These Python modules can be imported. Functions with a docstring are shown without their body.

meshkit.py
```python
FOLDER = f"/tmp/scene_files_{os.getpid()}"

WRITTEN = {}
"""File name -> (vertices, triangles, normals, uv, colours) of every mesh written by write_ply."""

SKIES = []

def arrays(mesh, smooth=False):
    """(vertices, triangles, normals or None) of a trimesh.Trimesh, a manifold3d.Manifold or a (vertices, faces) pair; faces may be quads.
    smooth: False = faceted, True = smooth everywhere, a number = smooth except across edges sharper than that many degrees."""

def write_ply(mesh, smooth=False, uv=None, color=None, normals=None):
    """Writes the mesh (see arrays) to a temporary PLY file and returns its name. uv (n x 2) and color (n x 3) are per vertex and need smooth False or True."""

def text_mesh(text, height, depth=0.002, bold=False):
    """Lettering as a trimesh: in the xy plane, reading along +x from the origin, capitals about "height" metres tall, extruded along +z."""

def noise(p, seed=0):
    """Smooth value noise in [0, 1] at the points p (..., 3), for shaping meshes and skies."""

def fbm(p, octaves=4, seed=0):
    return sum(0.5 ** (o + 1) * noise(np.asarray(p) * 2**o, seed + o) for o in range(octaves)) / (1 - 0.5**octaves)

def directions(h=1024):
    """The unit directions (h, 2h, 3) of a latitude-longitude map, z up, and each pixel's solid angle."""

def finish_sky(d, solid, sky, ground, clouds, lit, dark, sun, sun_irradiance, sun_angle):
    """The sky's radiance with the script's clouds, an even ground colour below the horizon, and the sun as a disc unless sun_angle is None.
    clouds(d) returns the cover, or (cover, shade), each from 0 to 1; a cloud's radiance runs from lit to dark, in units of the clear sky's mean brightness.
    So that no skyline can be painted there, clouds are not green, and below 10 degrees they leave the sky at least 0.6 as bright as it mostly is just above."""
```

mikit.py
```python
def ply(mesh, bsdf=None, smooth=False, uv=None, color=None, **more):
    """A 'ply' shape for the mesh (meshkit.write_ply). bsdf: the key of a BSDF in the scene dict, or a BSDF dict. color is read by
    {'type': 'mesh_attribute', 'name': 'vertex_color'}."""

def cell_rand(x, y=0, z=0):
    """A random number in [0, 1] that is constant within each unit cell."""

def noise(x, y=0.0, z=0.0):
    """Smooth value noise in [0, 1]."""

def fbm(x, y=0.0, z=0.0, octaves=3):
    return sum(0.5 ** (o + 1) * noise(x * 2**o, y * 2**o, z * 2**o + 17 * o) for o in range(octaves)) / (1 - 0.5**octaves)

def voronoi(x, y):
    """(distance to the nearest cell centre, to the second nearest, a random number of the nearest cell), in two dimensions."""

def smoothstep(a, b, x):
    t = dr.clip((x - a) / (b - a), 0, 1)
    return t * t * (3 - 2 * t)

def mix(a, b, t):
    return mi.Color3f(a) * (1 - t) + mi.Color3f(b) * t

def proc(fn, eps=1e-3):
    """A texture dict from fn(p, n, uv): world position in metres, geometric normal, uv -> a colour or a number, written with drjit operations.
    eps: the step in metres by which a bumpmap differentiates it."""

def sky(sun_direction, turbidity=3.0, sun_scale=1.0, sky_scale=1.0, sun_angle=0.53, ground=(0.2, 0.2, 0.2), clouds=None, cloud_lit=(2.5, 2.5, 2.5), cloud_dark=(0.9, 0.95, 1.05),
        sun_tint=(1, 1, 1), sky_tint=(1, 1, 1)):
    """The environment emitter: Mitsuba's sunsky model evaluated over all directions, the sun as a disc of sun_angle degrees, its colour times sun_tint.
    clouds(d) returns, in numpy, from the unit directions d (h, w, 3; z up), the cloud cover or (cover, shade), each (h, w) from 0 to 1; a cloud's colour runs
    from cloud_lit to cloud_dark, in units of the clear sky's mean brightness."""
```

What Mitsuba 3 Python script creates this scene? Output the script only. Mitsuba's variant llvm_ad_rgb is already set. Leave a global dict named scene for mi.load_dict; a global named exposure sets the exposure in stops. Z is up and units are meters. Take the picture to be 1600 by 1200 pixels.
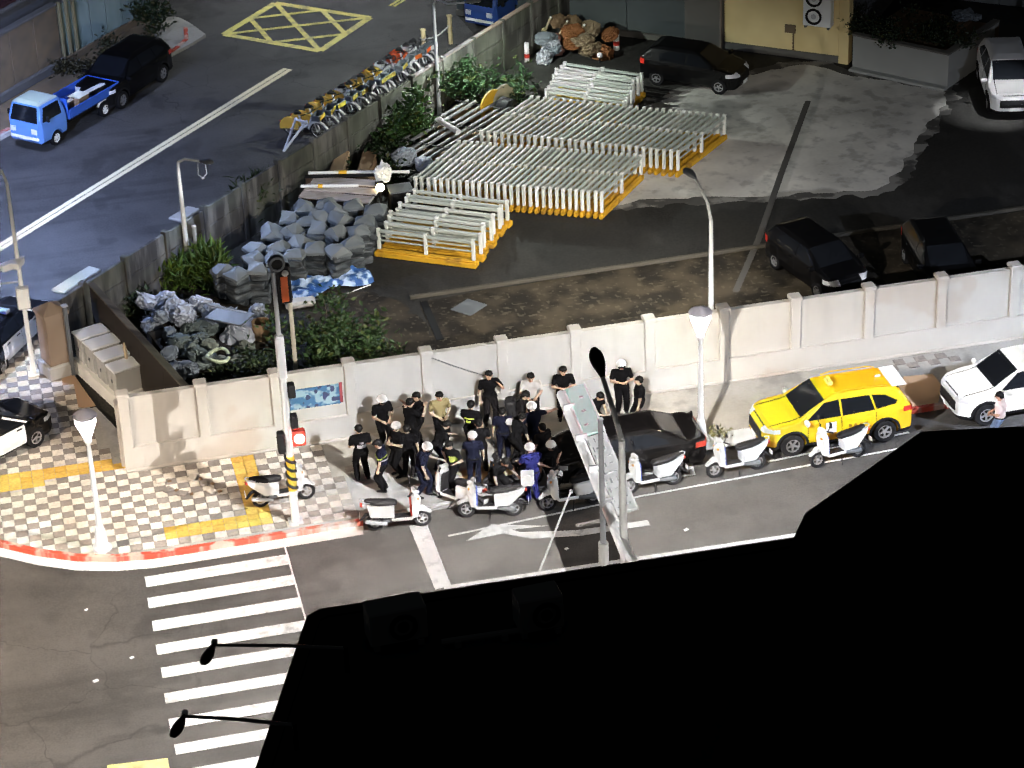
import math, random
import numpy as np
import trimesh
import manifold3d as m3
import drjit as dr
import mitsuba as mi
import mikit, meshkit
from shapely.geometry.polygon import orient
from shapely.geometry import Polygon, LineString, Point, box as sbox
from mikit import noise, fbm, voronoi, cell_rand, smoothstep, mix

random.seed(7)
RNG = np.random.default_rng(11)
scene, labels = {'type': 'scene'}, {}
T = mi.ScalarTransform4f

# ---------------------------------------------------------------- camera, sky, exposure
EYE = np.array([-13.94137149, -65.41225207, 39.44688266])
CR = np.array([0.9725599951362173, -0.22967100016674252, -0.03712529519140936])     # right
CD = np.array([-0.14359587502030313, -0.46703185085047483, -0.8725029942460559])    # down
CF = np.array([0.18304994001035516, 0.8538925470886767, -0.4871963028273279])       # forward
FL = 4160.0
scene['the_camera'] = {'type': 'perspective', 'fov': math.degrees(2 * math.atan(800 / FL)), 'fov_axis': 'x', 'near_clip': 0.5, 'far_clip': 2000.0,
                       'to_world': T().look_at(origin=EYE.tolist(), target=(EYE + CF).tolist(), up=(-CD).tolist())}
scene['night_sky'] = mikit.sky((0.3, -0.5, 0.25), turbidity=4, sun_scale=0.0, sky_scale=0.08, sky_tint=(1.0, 0.95, 0.95), clouds=lambda d: 0.6)
exposure = 0.0


def at(u, v, z=0.0):
    """The place at height z that the photograph (1600 x 1200) shows at the pixel u, v: how the positions below were surveyed."""
    d = CR * ((u - 800) / FL) + CD * ((v - 600) / FL) + CF
    return EYE + d * ((z - EYE[2]) / d[2])


# ---------------------------------------------------------------- materials
def rgb(c):
    return {'type': 'rgb', 'value': [float(x) for x in c]}


def mat(name, color, rough=0.6, metallic=0.0, spec=0.5, **more):
    c = color if isinstance(color, dict) else rgb(color)
    key = 'mat_' + name
    b = {'type': 'principled', 'base_color': c, 'roughness': float(rough), 'metallic': float(metallic), 'specular': float(spec), **more}
    scene[key] = {'type': 'twosided', 'bsdf': b}
    return key


def pmat(name, fn, rough=0.8, bump=None, **more):
    key = 'mat_' + name
    b = {'type': 'principled', 'base_color': mikit.proc(fn), 'roughness': float(rough), 'specular': 0.3, **more}
    if bump:
        b = {'type': 'bumpmap', 'texture': mikit.proc(bump[0], eps=bump[1]), 'scale': float(bump[2]), 'bsdf': b}
    scene[key] = {'type': 'twosided', 'bsdf': b}
    return key


def f_asphalt(p, n, uv):
    x, y = p.x, p.y
    big = fbm(x * 0.22, y * 0.55, 3.0)
    mid = fbm(x * 1.7, y * 1.7, 1.0)
    grain = noise(x * 34, y * 34)
    v = 0.042 + 0.021 * (big - 0.5) * 2 + 0.014 * (mid - 0.5) + 0.013 * (grain - 0.5)
    track = smoothstep(0.55, 0.8, fbm(x * 0.25, y * 2.2, 9.0))
    v = v * (1 - 0.22 * track)
    oil = smoothstep(0.62, 0.74, fbm(x * 0.8, y * 0.8, 21.0))
    v = v * (1 - 0.25 * oil)
    fa, sb, _ = voronoi(x * 0.33 + 0.25 * fbm(x * 1.5, y * 1.5), y * 0.33 + 0.25 * fbm(x * 1.5, y * 1.5, 5))
    v = v * (1 - 0.38 * (1 - smoothstep(0.0, 0.022, sb - fa)) * smoothstep(0.45, 0.6, noise(x * 0.13, y * 0.13, 40.0)))
    return mi.Color3f(v * 1.05, v, v * 0.96)


def f_yard(p, n, uv):
    x, y = p.x, p.y
    v = 0.017 + 0.011 * (fbm(x * 0.35, y * 0.35, 7.0) - 0.5) + 0.008 * (noise(x * 20, y * 20) - 0.5)
    w = smoothstep(0.55, 0.75, fbm(x * 0.9, y * 0.5, 11.0))
    v = v + 0.009 * w
    return mi.Color3f(v * 1.05, v, v * 0.9)


def f_concrete(p, n, uv):
    x, y = p.x, p.y
    v = 0.43 + 0.26 * (fbm(x * 0.6, y * 0.6, 4.0, octaves=5) - 0.5) + 0.03 * (noise(x * 14, y * 14) - 0.5)
    spot = smoothstep(0.58, 0.72, fbm(x * 0.45 + 9, y * 0.45, 2.0))
    v = v * (1 - 0.45 * spot)
    v = v * (1 - 0.3 * smoothstep(0.5, 0.8, fbm(x * 2.5, y * 2.5, 6.0)))
    return mi.Color3f(v * 1.04, v, v * 0.92)


def f_mud(p, n, uv):
    x, y = p.x, p.y
    a = fbm(x * 1.3, y * 1.3, 2.0, octaves=5)
    g = noise(x * 9, y * 9)
    c = mix((0.009, 0.007, 0.0045), (0.038, 0.029, 0.018), smoothstep(0.3, 0.75, a))
    return mix(c, (0.065, 0.057, 0.038), 0.55 * smoothstep(0.72, 0.9, g))


def f_pave(p, n, uv):
    x, y = p.x, p.y
    v = 0.27 + 0.09 * (fbm(x * 0.8, y * 0.8, 5.0, octaves=4) - 0.5) + 0.03 * (noise(x * 16, y * 16) - 0.5)
    st = smoothstep(0.56, 0.75, fbm(x * 1.1, y * 1.1, 31.0))
    v = v * (1 - 0.3 * st)
    return mi.Color3f(v * 1.03, v, v * 0.93)


def f_wall(p, n, uv):
    x, y, z = p.x, p.y, p.z
    v = 0.375 + 0.05 * (fbm(x * 0.7, y * 0.7, z * 0.7) - 0.5)
    st = smoothstep(0.5, 0.85, fbm(x * 2.6, y * 2.6, z * 0.28))
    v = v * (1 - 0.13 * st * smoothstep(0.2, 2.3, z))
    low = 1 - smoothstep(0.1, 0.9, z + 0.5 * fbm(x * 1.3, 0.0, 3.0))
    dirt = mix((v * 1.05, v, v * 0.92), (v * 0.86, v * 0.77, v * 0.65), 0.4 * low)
    stain = smoothstep(0.60, 0.7, fbm(x * 0.55 + 3.3, 1.0, z * 0.45 + 8, octaves=4))
    return mix(dirt, (0.30, 0.22, 0.16), 0.30 * stain)


def f_fence(p, n, uv):
    x, y, z = p.x, p.y, p.z
    s = (x + y) * 0.7
    streak = fbm(s * 3.2, 0.0, z * 0.5, octaves=4)
    moss = smoothstep(0.4, 0.7, fbm(s * 0.8, 2.0, z * 0.9))
    c = mix((0.028, 0.026, 0.024), (0.115, 0.11, 0.10), smoothstep(0.35, 0.8, streak))
    return mix(c, (0.06, 0.065, 0.045), 0.55 * moss)


def f_plank(p, n, uv):
    v = fbm(p.x * 1.2, p.y * 9, p.z * 9)
    return mix((0.25, 0.21, 0.18), (0.5, 0.45, 0.42), v)


def f_tarp(p, n, uv):
    v = fbm(p.x * 5, p.y * 5, p.z * 5)
    return mix((0.03, 0.09, 0.26), (0.42, 0.55, 0.75), smoothstep(0.42, 0.66, v))


def f_banner(p, n, uv):
    x, z = p.x, p.z
    a = fbm(x * 4.5, 1.0, z * 4.5)
    b = noise(x * 8, 4.0, z * 6)
    c = mix((0.035, 0.11, 0.21), (0.2, 0.3, 0.36), smoothstep(0.4, 0.6, a))
    c = mix(c, (0.03, 0.04, 0.10), smoothstep(0.58, 0.68, b))
    return c


def f_paint_worn(p, n, uv):
    w = fbm(p.x * 5, p.y * 5, 3.0, octaves=4)
    t = fbm(p.x * 0.9, p.y * 0.35, 8.0, octaves=4)
    v = 0.72 - 0.20 * smoothstep(0.55, 0.8, w) - 0.22 * smoothstep(0.5, 0.75, t) - 0.1 * noise(p.x * 30, p.y * 30)
    return mi.Color3f(v, v, v * 0.97)


def f_paint_yellow(p, n, uv):
    w = fbm(p.x * 4, p.y * 4, 3.0, octaves=4)
    return mix((0.68, 0.58, 0.17), (0.44, 0.38, 0.16), smoothstep(0.45, 0.75, w))


def f_base_yellow(p, n, uv):
    w = fbm(p.x * 3, p.y * 3, p.z * 3, octaves=4)
    return mix((0.52, 0.285, 0.02), (0.30, 0.16, 0.025), smoothstep(0.48, 0.75, w))


def f_wrap(p, n, uv):
    w = fbm(p.x * 3.1, p.y * 3.1, p.z * 7, octaves=4)
    return mix((0.017, 0.02, 0.022), (0.066, 0.075, 0.08), smoothstep(0.32, 0.72, w))


def f_rust(p, n, uv):
    w = fbm(p.x * 2, p.y * 2, p.z * 2, octaves=4)
    return mix((0.10, 0.085, 0.06), (0.20, 0.14, 0.08), w)


def f_teal(p, n, uv):
    s = (p.x + p.y) * 0.7
    w = fbm(s * 2.0, 0.0, p.z * 0.7, octaves=4)
    return mix((0.15, 0.21, 0.18), (0.25, 0.31, 0.275), w)


def f_beige(p, n, uv):
    w = fbm((p.x - p.y) * 0.8, 0.0, p.z * 0.8, octaves=4)
    return mix((0.60, 0.47, 0.22), (0.74, 0.60, 0.31), w)


def f_redkerb(p, n, uv):
    w = fbm(p.x * 3, p.y * 3, 0.0, octaves=4)
    return mix((0.36, 0.05, 0.03), (0.42, 0.29, 0.25), smoothstep(0.42, 0.62, w))


M_ASPHALT = pmat('asphalt', f_asphalt, 0.75, (lambda p, n, uv: noise(p.x * 60, p.y * 60), 0.004, 0.004))


def f_margin(p, n, uv):
    v = 0.05 + 0.12 * smoothstep(0.42, 0.62, fbm(p.x * 1.6, p.y * 1.6, 5.0, octaves=5))
    return mi.Color3f(v * 1.05, v, v * 0.92)


M_MARGIN = pmat('margin', f_margin, 0.9)
M_YARD = pmat('yard', f_yard, 0.8)
M_CONC = pmat('concrete', f_concrete, 0.85)
M_MUD = pmat('mud', f_mud, 0.9)
M_PAVE = pmat('pave', f_pave, 0.85)
M_WALL = pmat('wall', f_wall, 0.75)
M_FENCE = pmat('fence', f_fence, 0.9)
M_PLANK = pmat('plank', f_plank, 0.8)
M_TARP = pmat('tarp', f_tarp, 0.5)
M_BANNER = pmat('banner', f_banner, 0.6)
M_LINE = pmat('line', f_paint_worn, 0.7)
M_YLINE = pmat('yellow_line', f_paint_yellow, 0.7)
M_YBASE = pmat('yellow_base', f_base_yellow, 0.55)
M_WRAP = pmat('wrap', f_wrap, 0.5)
M_RUST = pmat('rust', f_rust, 0.9)
M_TEAL = pmat('teal', f_teal, 0.7)
M_BEIGE = pmat('beige', f_beige, 0.8)
M_REDK = pmat('red_kerb', f_redkerb, 0.7)


def tile_fn(lo, hi, stain):
    def f(p, n, uv):
        i, j = dr.floor(p.x / 0.335), dr.floor((p.y + 0.03) / 0.325)
        c = mix(lo, hi, cell_rand(i, j, 3.0))
        d = smoothstep(0.45, 0.75, fbm(p.x * 1.4, p.y * 1.4, 2.0, octaves=4))
        g = 0.86 + 0.28 * noise(p.x * 17, p.y * 17)
        q = smoothstep(0.66, 0.78, fbm(p.x * 0.55 + 7, p.y * 0.7, 11.0))
        return mix(c, stain, 0.42 * d + 0.25 * q) * g
    return f


TILE_L = [pmat('tile_pale', tile_fn((0.48, 0.44, 0.385), (0.60, 0.56, 0.50), (0.27, 0.22, 0.18)), 0.8)]
TILE_D = [pmat('tile_dark', tile_fn((0.165, 0.148, 0.135), (0.245, 0.22, 0.20), (0.13, 0.105, 0.09)), 0.8)]
TILE_Y = [pmat('tile_yellow', tile_fn((0.44, 0.27, 0.05), (0.56, 0.38, 0.10), (0.32, 0.17, 0.04)), 0.8)]
M_WHITE = mat('white_paint', (0.78, 0.78, 0.76), 0.35)
M_WHITE2 = mat('white_enamel', (0.74, 0.75, 0.72), 0.5)
M_RAIL = [mat('rail_white%d' % i, c, 0.5) for i, c in enumerate([(0.66, 0.67, 0.62), (0.58, 0.60, 0.54), (0.70, 0.71, 0.68), (0.50, 0.53, 0.49)])]
M_RAILBAR = [mat('rail_bar%d' % i, c, 0.5) for i, c in enumerate([(0.37, 0.40, 0.355), (0.31, 0.34, 0.30), (0.43, 0.45, 0.41), (0.26, 0.29, 0.26)])]
M_CAR_WHITE = mat('car_white', (0.78, 0.79, 0.80), 0.25, clearcoat=0.8, clearcoat_gloss=0.9)
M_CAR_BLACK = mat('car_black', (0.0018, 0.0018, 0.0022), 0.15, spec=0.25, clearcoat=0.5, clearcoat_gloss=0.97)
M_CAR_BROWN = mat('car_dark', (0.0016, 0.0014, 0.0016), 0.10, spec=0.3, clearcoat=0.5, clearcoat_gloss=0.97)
M_TAXI = mat('taxi_yellow', (0.72, 0.34, 0.008), 0.3, clearcoat=0.7, clearcoat_gloss=0.9)
M_BLUE = mat('truck_blue', (0.03, 0.10, 0.42), 0.4)
M_NAVYP = mat('truck_navy', (0.02, 0.05, 0.20), 0.4)
M_GLASS = mat('dark_glass', (0.006, 0.007, 0.009), 0.08, spec=0.6)
M_RUBBER = mat('rubber', (0.008, 0.008, 0.009), 0.85, spec=0.15)
M_BLK = mat('black_plastic', (0.006, 0.006, 0.007), 0.6, spec=0.2)
M_ALLOY = mat('alloy', (0.55, 0.55, 0.57), 0.3, 0.85)
M_STEEL = mat('grey_steel', (0.42, 0.44, 0.46), 0.45, 0.3)
M_DSTEEL = mat('dark_steel', (0.10, 0.11, 0.12), 0.5, 0.2)
M_LAMPGLASS = mat('lamp_glass', (0.62, 0.63, 0.66), 0.12, spec=0.8)
M_RED = mat('red_lens', (0.50, 0.03, 0.02), 0.2)
M_AMBER = mat('amber', (0.75, 0.22, 0.02), 0.3)
M_ORANGE = mat('orange', (0.72, 0.13, 0.02), 0.5)
M_RPAINT = mat('red_paint', (0.42, 0.03, 0.02), 0.5)
M_GREENSIGN = mat('green_sign', (0.33, 0.78, 0.66), 0.4)
M_PALESIGN = mat('pale_sign', (0.72, 0.78, 0.76), 0.4)
M_SIGNMARK = mat('sign_mark', (0.20, 0.26, 0.25), 0.5)
M_YELLOW = mat('yellow_paint', (0.72, 0.42, 0.03), 0.45)
M_SCY = mat('scooter_yellow', (0.72, 0.43, 0.06), 0.35)
M_SCC = mat('scooter_cream', (0.66, 0.52, 0.30), 0.35)
M_SCB = mat('scooter_blue', (0.05, 0.07, 0.32), 0.4)
M_SKIN = mat('skin', (0.36, 0.21, 0.15), 0.6)
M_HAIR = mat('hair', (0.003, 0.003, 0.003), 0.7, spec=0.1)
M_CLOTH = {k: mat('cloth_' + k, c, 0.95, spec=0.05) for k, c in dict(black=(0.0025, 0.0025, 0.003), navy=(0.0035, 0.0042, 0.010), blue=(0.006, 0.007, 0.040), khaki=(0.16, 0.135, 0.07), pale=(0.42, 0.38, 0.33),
           pink=(0.60, 0.42, 0.45), charcoal=(0.006, 0.0055, 0.006), brown=(0.02, 0.014, 0.011), grey=(0.16, 0.16, 0.17), denim=(0.08, 0.11, 0.18)).items()}
M_NEON = mat('neon', (0.45, 0.62, 0.06), 0.6)
M_REFLECT = mat('reflective', (0.55, 0.56, 0.56), 0.5)
M_PALE_BAG = [mat('bag%d' % i, c, 0.8, spec=0.2) for i, c in enumerate([(0.24, 0.265, 0.295), (0.15, 0.17, 0.19), (0.40, 0.42, 0.46), (0.11, 0.13, 0.12), (0.17, 0.185, 0.155)])]
M_WRAPTOP = mat('wrap_top', (0.098, 0.110, 0.114), 0.6)
M_SOIL = mat('soil', (0.16, 0.10, 0.055), 0.95)
M_ROOF = mat('dark_roof', (0.014, 0.015, 0.015), 0.95, spec=0.1)
M_BWALL = mat('render_grey', (0.10, 0.10, 0.10), 0.9)
M_SLATE = mat('slate_wall', (0.055, 0.066, 0.068), 0.8)
M_PILLAR = mat('pillar_grey', (0.10, 0.095, 0.085), 0.85)
M_PLANTER = mat('planter_grey', (0.24, 0.245, 0.235), 0.9)
M_RROOF = mat('maroon_roof', (0.045, 0.014, 0.014), 0.7)
M_AC = mat('ac_grey', (0.13, 0.14, 0.14), 0.8)
M_CAB = mat('cabinet_grey', (0.42, 0.43, 0.42), 0.55)
M_BARK = mat('stem', (0.09, 0.07, 0.045), 0.9)
M_CARD = mat('cardboard', (0.20, 0.13, 0.07), 0.9)
M_PINKBOX = mat('pale_red', (0.45, 0.22, 0.17), 0.8)
scene['mat_leaf'] = {'type': 'twosided', 'bsdf': {'type': 'principled', 'base_color': {'type': 'mesh_attribute', 'name': 'vertex_color'}, 'roughness': 0.55, 'specular': 0.3}}
M_LEAF = 'mat_leaf'


# ---------------------------------------------------------------- scene bookkeeping
used = {}


def numbered(name):
    n = used.get(name, -1) + 1
    used[name] = n
    return name if n == 0 else '%s_%03d' % (name, n)


def put(key, d, bsdf=None, M=None):
    d = dict(d)
    if bsdf is not None:
        d['bsdf'] = {'type': 'ref', 'id': bsdf}
    if M is not None:
        d['to_world'] = M
    scene[key] = d
    return key


def add(name, mesh, m, parent=None, smooth=False, M=None, **more):
    """One entry of the scene: a part of parent, or a thing of its own."""
    key = numbered((parent + '__' if parent else '') + name)
    return put(key, mikit.ply(mesh, m, smooth=smooth, **more), None, M)


def tag(key, label=None, cat=None, group=None, kind=None):
    d = {}
    if label: d['label'] = label
    if cat: d['category'] = cat
    if group: d['group'] = group
    if kind: d['kind'] = kind
    labels[key] = d
    return key


def thing(name, label, cat, group=None):
    return tag(numbered(name), label, cat, group)


class Proto:
    """A kind of thing: its parts as (name, parent part or None, ply dict, material)."""

    def __init__(self):
        self.parts = []

    def part(self, name, mesh, m, parent=None, smooth=False):
        self.parts.append((name, parent, mikit.ply(mesh, m, smooth=smooth), m))
        return len(self.parts) - 1

    def place(self, name, label, cat, M, group=None, swap=None, skip=()):
        root = thing(name, label, cat, group)
        keys = []
        for i, (n, par, d, m) in enumerate(self.parts):
            if n in skip:
                keys.append(None)
                continue
            k = numbered((keys[par] if par is not None and keys[par] else root) + '__' + n)
            put(k, d, (swap or {}).get((n, m), (swap or {}).get(m, (swap or {}).get(n, m))), M)
            keys.append(k)
        return root


def TR(x, y, z=0.0, deg=0.0, s=1.0):
    return T().translate([float(x), float(y), float(z)]).rotate([0, 0, 1], float(deg)).scale(float(s))


# ---------------------------------------------------------------- meshes
def cat(*ms):
    return trimesh.util.concatenate([m for m in ms if m is not None])


def bx(cx, cy, cz, sx, sy, sz, deg=0.0):
    m = trimesh.creation.box((sx, sy, sz))
    if deg: m.apply_transform(trimesh.transformations.rotation_matrix(math.radians(deg), [0, 0, 1]))
    m.apply_translation((cx, cy, cz))
    return m


def cbox(cx, cy, cz, sx, sy, sz, c=0.02, deg=0.0):
    """A box with chamfered edges."""
    hx, hy, hz = sx / 2, sy / 2, sz / 2
    c = min(c, hx * 0.9, hy * 0.9, hz * 0.9)
    pts = []
    for a in (-1, 1):
        for b in (-1, 1):
            for d in (-1, 1):
                pts += [(a * (hx - c), b * (hy - c), d * hz), (a * (hx - c), b * hy, d * (hz - c)), (a * hx, b * (hy - c), d * (hz - c))]
    m = trimesh.convex.convex_hull(np.array(pts))
    if deg: m.apply_transform(trimesh.transformations.rotation_matrix(math.radians(deg), [0, 0, 1]))
    m.apply_translation((cx, cy, cz))
    return m


def tube(pts, r, n=8, r2=None):
    """A round bar along the points, tapering from r to r2."""
    pts = np.asarray(pts, float)
    rs = np.linspace(r, r if r2 is None else r2, len(pts))
    d = np.gradient(pts, axis=0)
    d /= np.linalg.norm(d, axis=1, keepdims=True)
    s = np.cross(d[0], [0, 0, 1.0] if abs(d[0][2]) < 0.9 else [1.0, 0, 0])
    rings = []
    a = np.arange(n) * 2 * np.pi / n
    for p, t, q in zip(pts, d, rs):
        s = s - t * (s @ t)
        s /= np.linalg.norm(s)
        b = np.cross(s, t)
        rings.append(p + q * (np.cos(a)[:, None] * s + np.sin(a)[:, None] * b))
    v = np.vstack(rings + [pts[:1], pts[-1:]])
    f = []
    k = len(pts)
    for i in range(k - 1):
        for j in range(n):
            j2 = (j + 1) % n
            f += [[i * n + j, i * n + j2, (i + 1) * n + j2], [i * n + j, (i + 1) * n + j2, (i + 1) * n + j]]
    for j in range(n):
        j2 = (j + 1) % n
        f += [[k * n, j2, j], [k * n + 1, (k - 1) * n + j, (k - 1) * n + j2]]
    m = trimesh.Trimesh(v, f, process=False)
    m.fix_normals()
    return m


def lathe(profile, n=24, axis='z'):
    m = trimesh.creation.revolve(np.array(profile, float), sections=n)
    m.fix_normals()
    if axis == 'y': m.apply_transform(trimesh.transformations.rotation_matrix(math.pi / 2, [1, 0, 0]))
    if axis == 'x': m.apply_transform(trimesh.transformations.rotation_matrix(math.pi / 2, [0, 1, 0]))
    return m


def moved(m, x=0, y=0, z=0, deg=0.0):
    m = m.copy()
    if deg: m.apply_transform(trimesh.transformations.rotation_matrix(math.radians(deg), [0, 0, 1]))
    m.apply_translation((x, y, z))
    return m


def prism(poly, h, z=0.0):
    p = poly if isinstance(poly, Polygon) else Polygon(poly)
    m = trimesh.creation.extrude_polygon(p.buffer(0), h, engine='earcut')
    m.apply_translation((0, 0, z))
    return m


def sheet(poly, z):
    """A flat ground sheet, its face up."""
    p = poly if isinstance(poly, Polygon) else Polygon(poly)
    v, f = trimesh.creation.triangulate_polygon(p.buffer(0), engine='earcut')
    v = np.c_[v, np.full(len(v), z)]
    m = trimesh.Trimesh(v, f, process=False)
    if m.face_normals[:, 2].mean() < 0: m.invert()
    return m


def man(m):
    return m3.Manifold(m3.Mesh(np.asarray(m.vertices, np.float32), np.asarray(m.faces, np.uint32)))


def mesh_of(a):
    r = a.to_mesh()
    return trimesh.Trimesh(np.array(r.vert_properties[:, :3], float), np.array(r.tri_verts), process=False)


def ext(poly, axis, lo, hi):
    """A prism of a polygon extruded along x, y or z from lo to hi: polygon coordinates (y,z), (x,z) or (x,y)."""
    p = Polygon(poly).buffer(0) if not isinstance(poly, Polygon) else poly
    cs = m3.CrossSection([np.array(orient(p).exterior.coords[:-1])])
    e = m3.Manifold.extrude(cs, hi - lo)
    if axis == 'z':
        return e.translate([0, 0, lo])
    if axis == 'y':   # (x, z) -> x, z
        return e.rotate([90, 0, 0]).translate([0, hi, 0])
    return e.rotate([90, 0, 90]).translate([lo, 0, 0])   # (y, z)


_ICO = {k: trimesh.creation.icosphere(subdivisions=k).vertices for k in (0, 1, 2)}


def bone(p, q, r, s, k=1):
    return m3.Manifold.hull_points(np.vstack([_ICO[k] * r + np.asarray(p), _ICO[k] * s + np.asarray(q)]))


def chain(pts, rs, k=1):
    return [bone(pts[i], pts[i + 1], rs[i], rs[i + 1], k) for i in range(len(pts) - 1)]


def union(ms):
    return m3.Manifold.batch_boolean(list(ms), m3.OpType.Add)


def softened(man_, length, it=6, lamb=0.5):
    m = mesh_of(man_.refine_to_length(length))
    m.merge_vertices()
    trimesh.smoothing.filter_taubin(m, lamb=lamb, nu=lamb + 0.02, iterations=it)
    return m


def grown(m, d):
    g = m.copy()
    g.vertices = m.vertices + m.vertex_normals * d
    return g


def jitter(m, amount, freq=2.0, seed=0):
    m = m.copy()
    p = m.vertices
    off = np.stack([meshkit.fbm(p * freq + 13.7 * k, 3, seed + k) - 0.5 for k in range(3)], -1)
    m.vertices = p + off * amount * 2
    return m


# ================================================================ the setting: ground, roads, pavements
def structure(name, mesh, m, label, **kw):
    k = add(name, mesh, m, **kw)
    return tag(k, label, None, None, 'structure')


structure('road', sheet([(-160, -120), (200, -120), (200, 240), (-160, 240)], 0.0), M_ASPHALT, 'grey asphalt road with faded patches and white markings')
W_Y = 1.75                                   # front face of the long boundary wall
FA, FB = np.array([-12.78, 8.87]), np.array([7.45, 29.05])      # the dark concrete fence
FD = (FB - FA) / np.linalg.norm(FB - FA)
FN = np.array([-FD[1], FD[0]])               # towards the far road
ang_f = math.degrees(math.atan2(FD[1], FD[0]))
B0, B1 = np.array([5.8, 34.3]), np.array([18.87, 24.43])
structure('yard', sheet([(-11.3, 2.0), (60, 2.0), (60, 60), (12, 60), tuple(B0), tuple(FA + FD * 27), tuple(FA + FN * -0.02)], 0.006), M_YARD, 'dark asphalt storage yard behind the pale boundary wall')
apron = [at(*p)[:2] for p in [(1455, 190), (1425, 232), (1392, 285), (1365, 295), (1290, 301), (1200, 306), (1100, 308), (1000, 315), (930, 330), (870, 300), (1000, 170), (1100, 135), (1250, 100), (1330, 118), (1480, 142), (1475, 165)]]
def ragged(pts, amp=0.16, step=0.35, seed=2):
    """an outline with a broken, uneven edge"""
    g = Polygon(pts).segmentize(step)
    p = np.array(g.exterior.coords[:-1])
    q = np.c_[p * 1.7, np.zeros(len(p))]
    p = p + amp * 2 * (np.c_[meshkit.fbm(q, 3, seed), meshkit.fbm(q + 31, 3, seed)] - 0.5)
    return Polygon(p).buffer(0)


structure('apron_margin', sheet(ragged(list(Polygon(apron).buffer(0.45).exterior.coords[:-1]), 0.55, 0.25, 9), 0.0085), M_MARGIN, 'broken mid-toned margin round the lighter ground patch')
structure('pale_patch', sheet(ragged(apron, 0.3), 0.011), M_CONC, 'lighter ground patch with a ragged edge in the yard')  # paler ground sheet with an uneven outline
mud = [at(*p)[:2] for p in [(655, 470), (900, 432), (1100, 402), (1330, 368), (1700, 315)]] + [(30, 2.05), (-1.0, 2.05)]
structure('muddy_strip', sheet(ragged(mud, 0.12), 0.013), M_MUD, 'brown muddy strip between the yard and the boundary wall')
dirt = [at(*p)[:2] for p in [(470, 455), (580, 455), (640, 480), (690, 540), (640, 560), (560, 555), (480, 500)]]
structure('dirt_patch', sheet(ragged(dirt, 0.3), 0.010), M_MUD, 'brown dirt patch between the bush and the yard')
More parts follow.
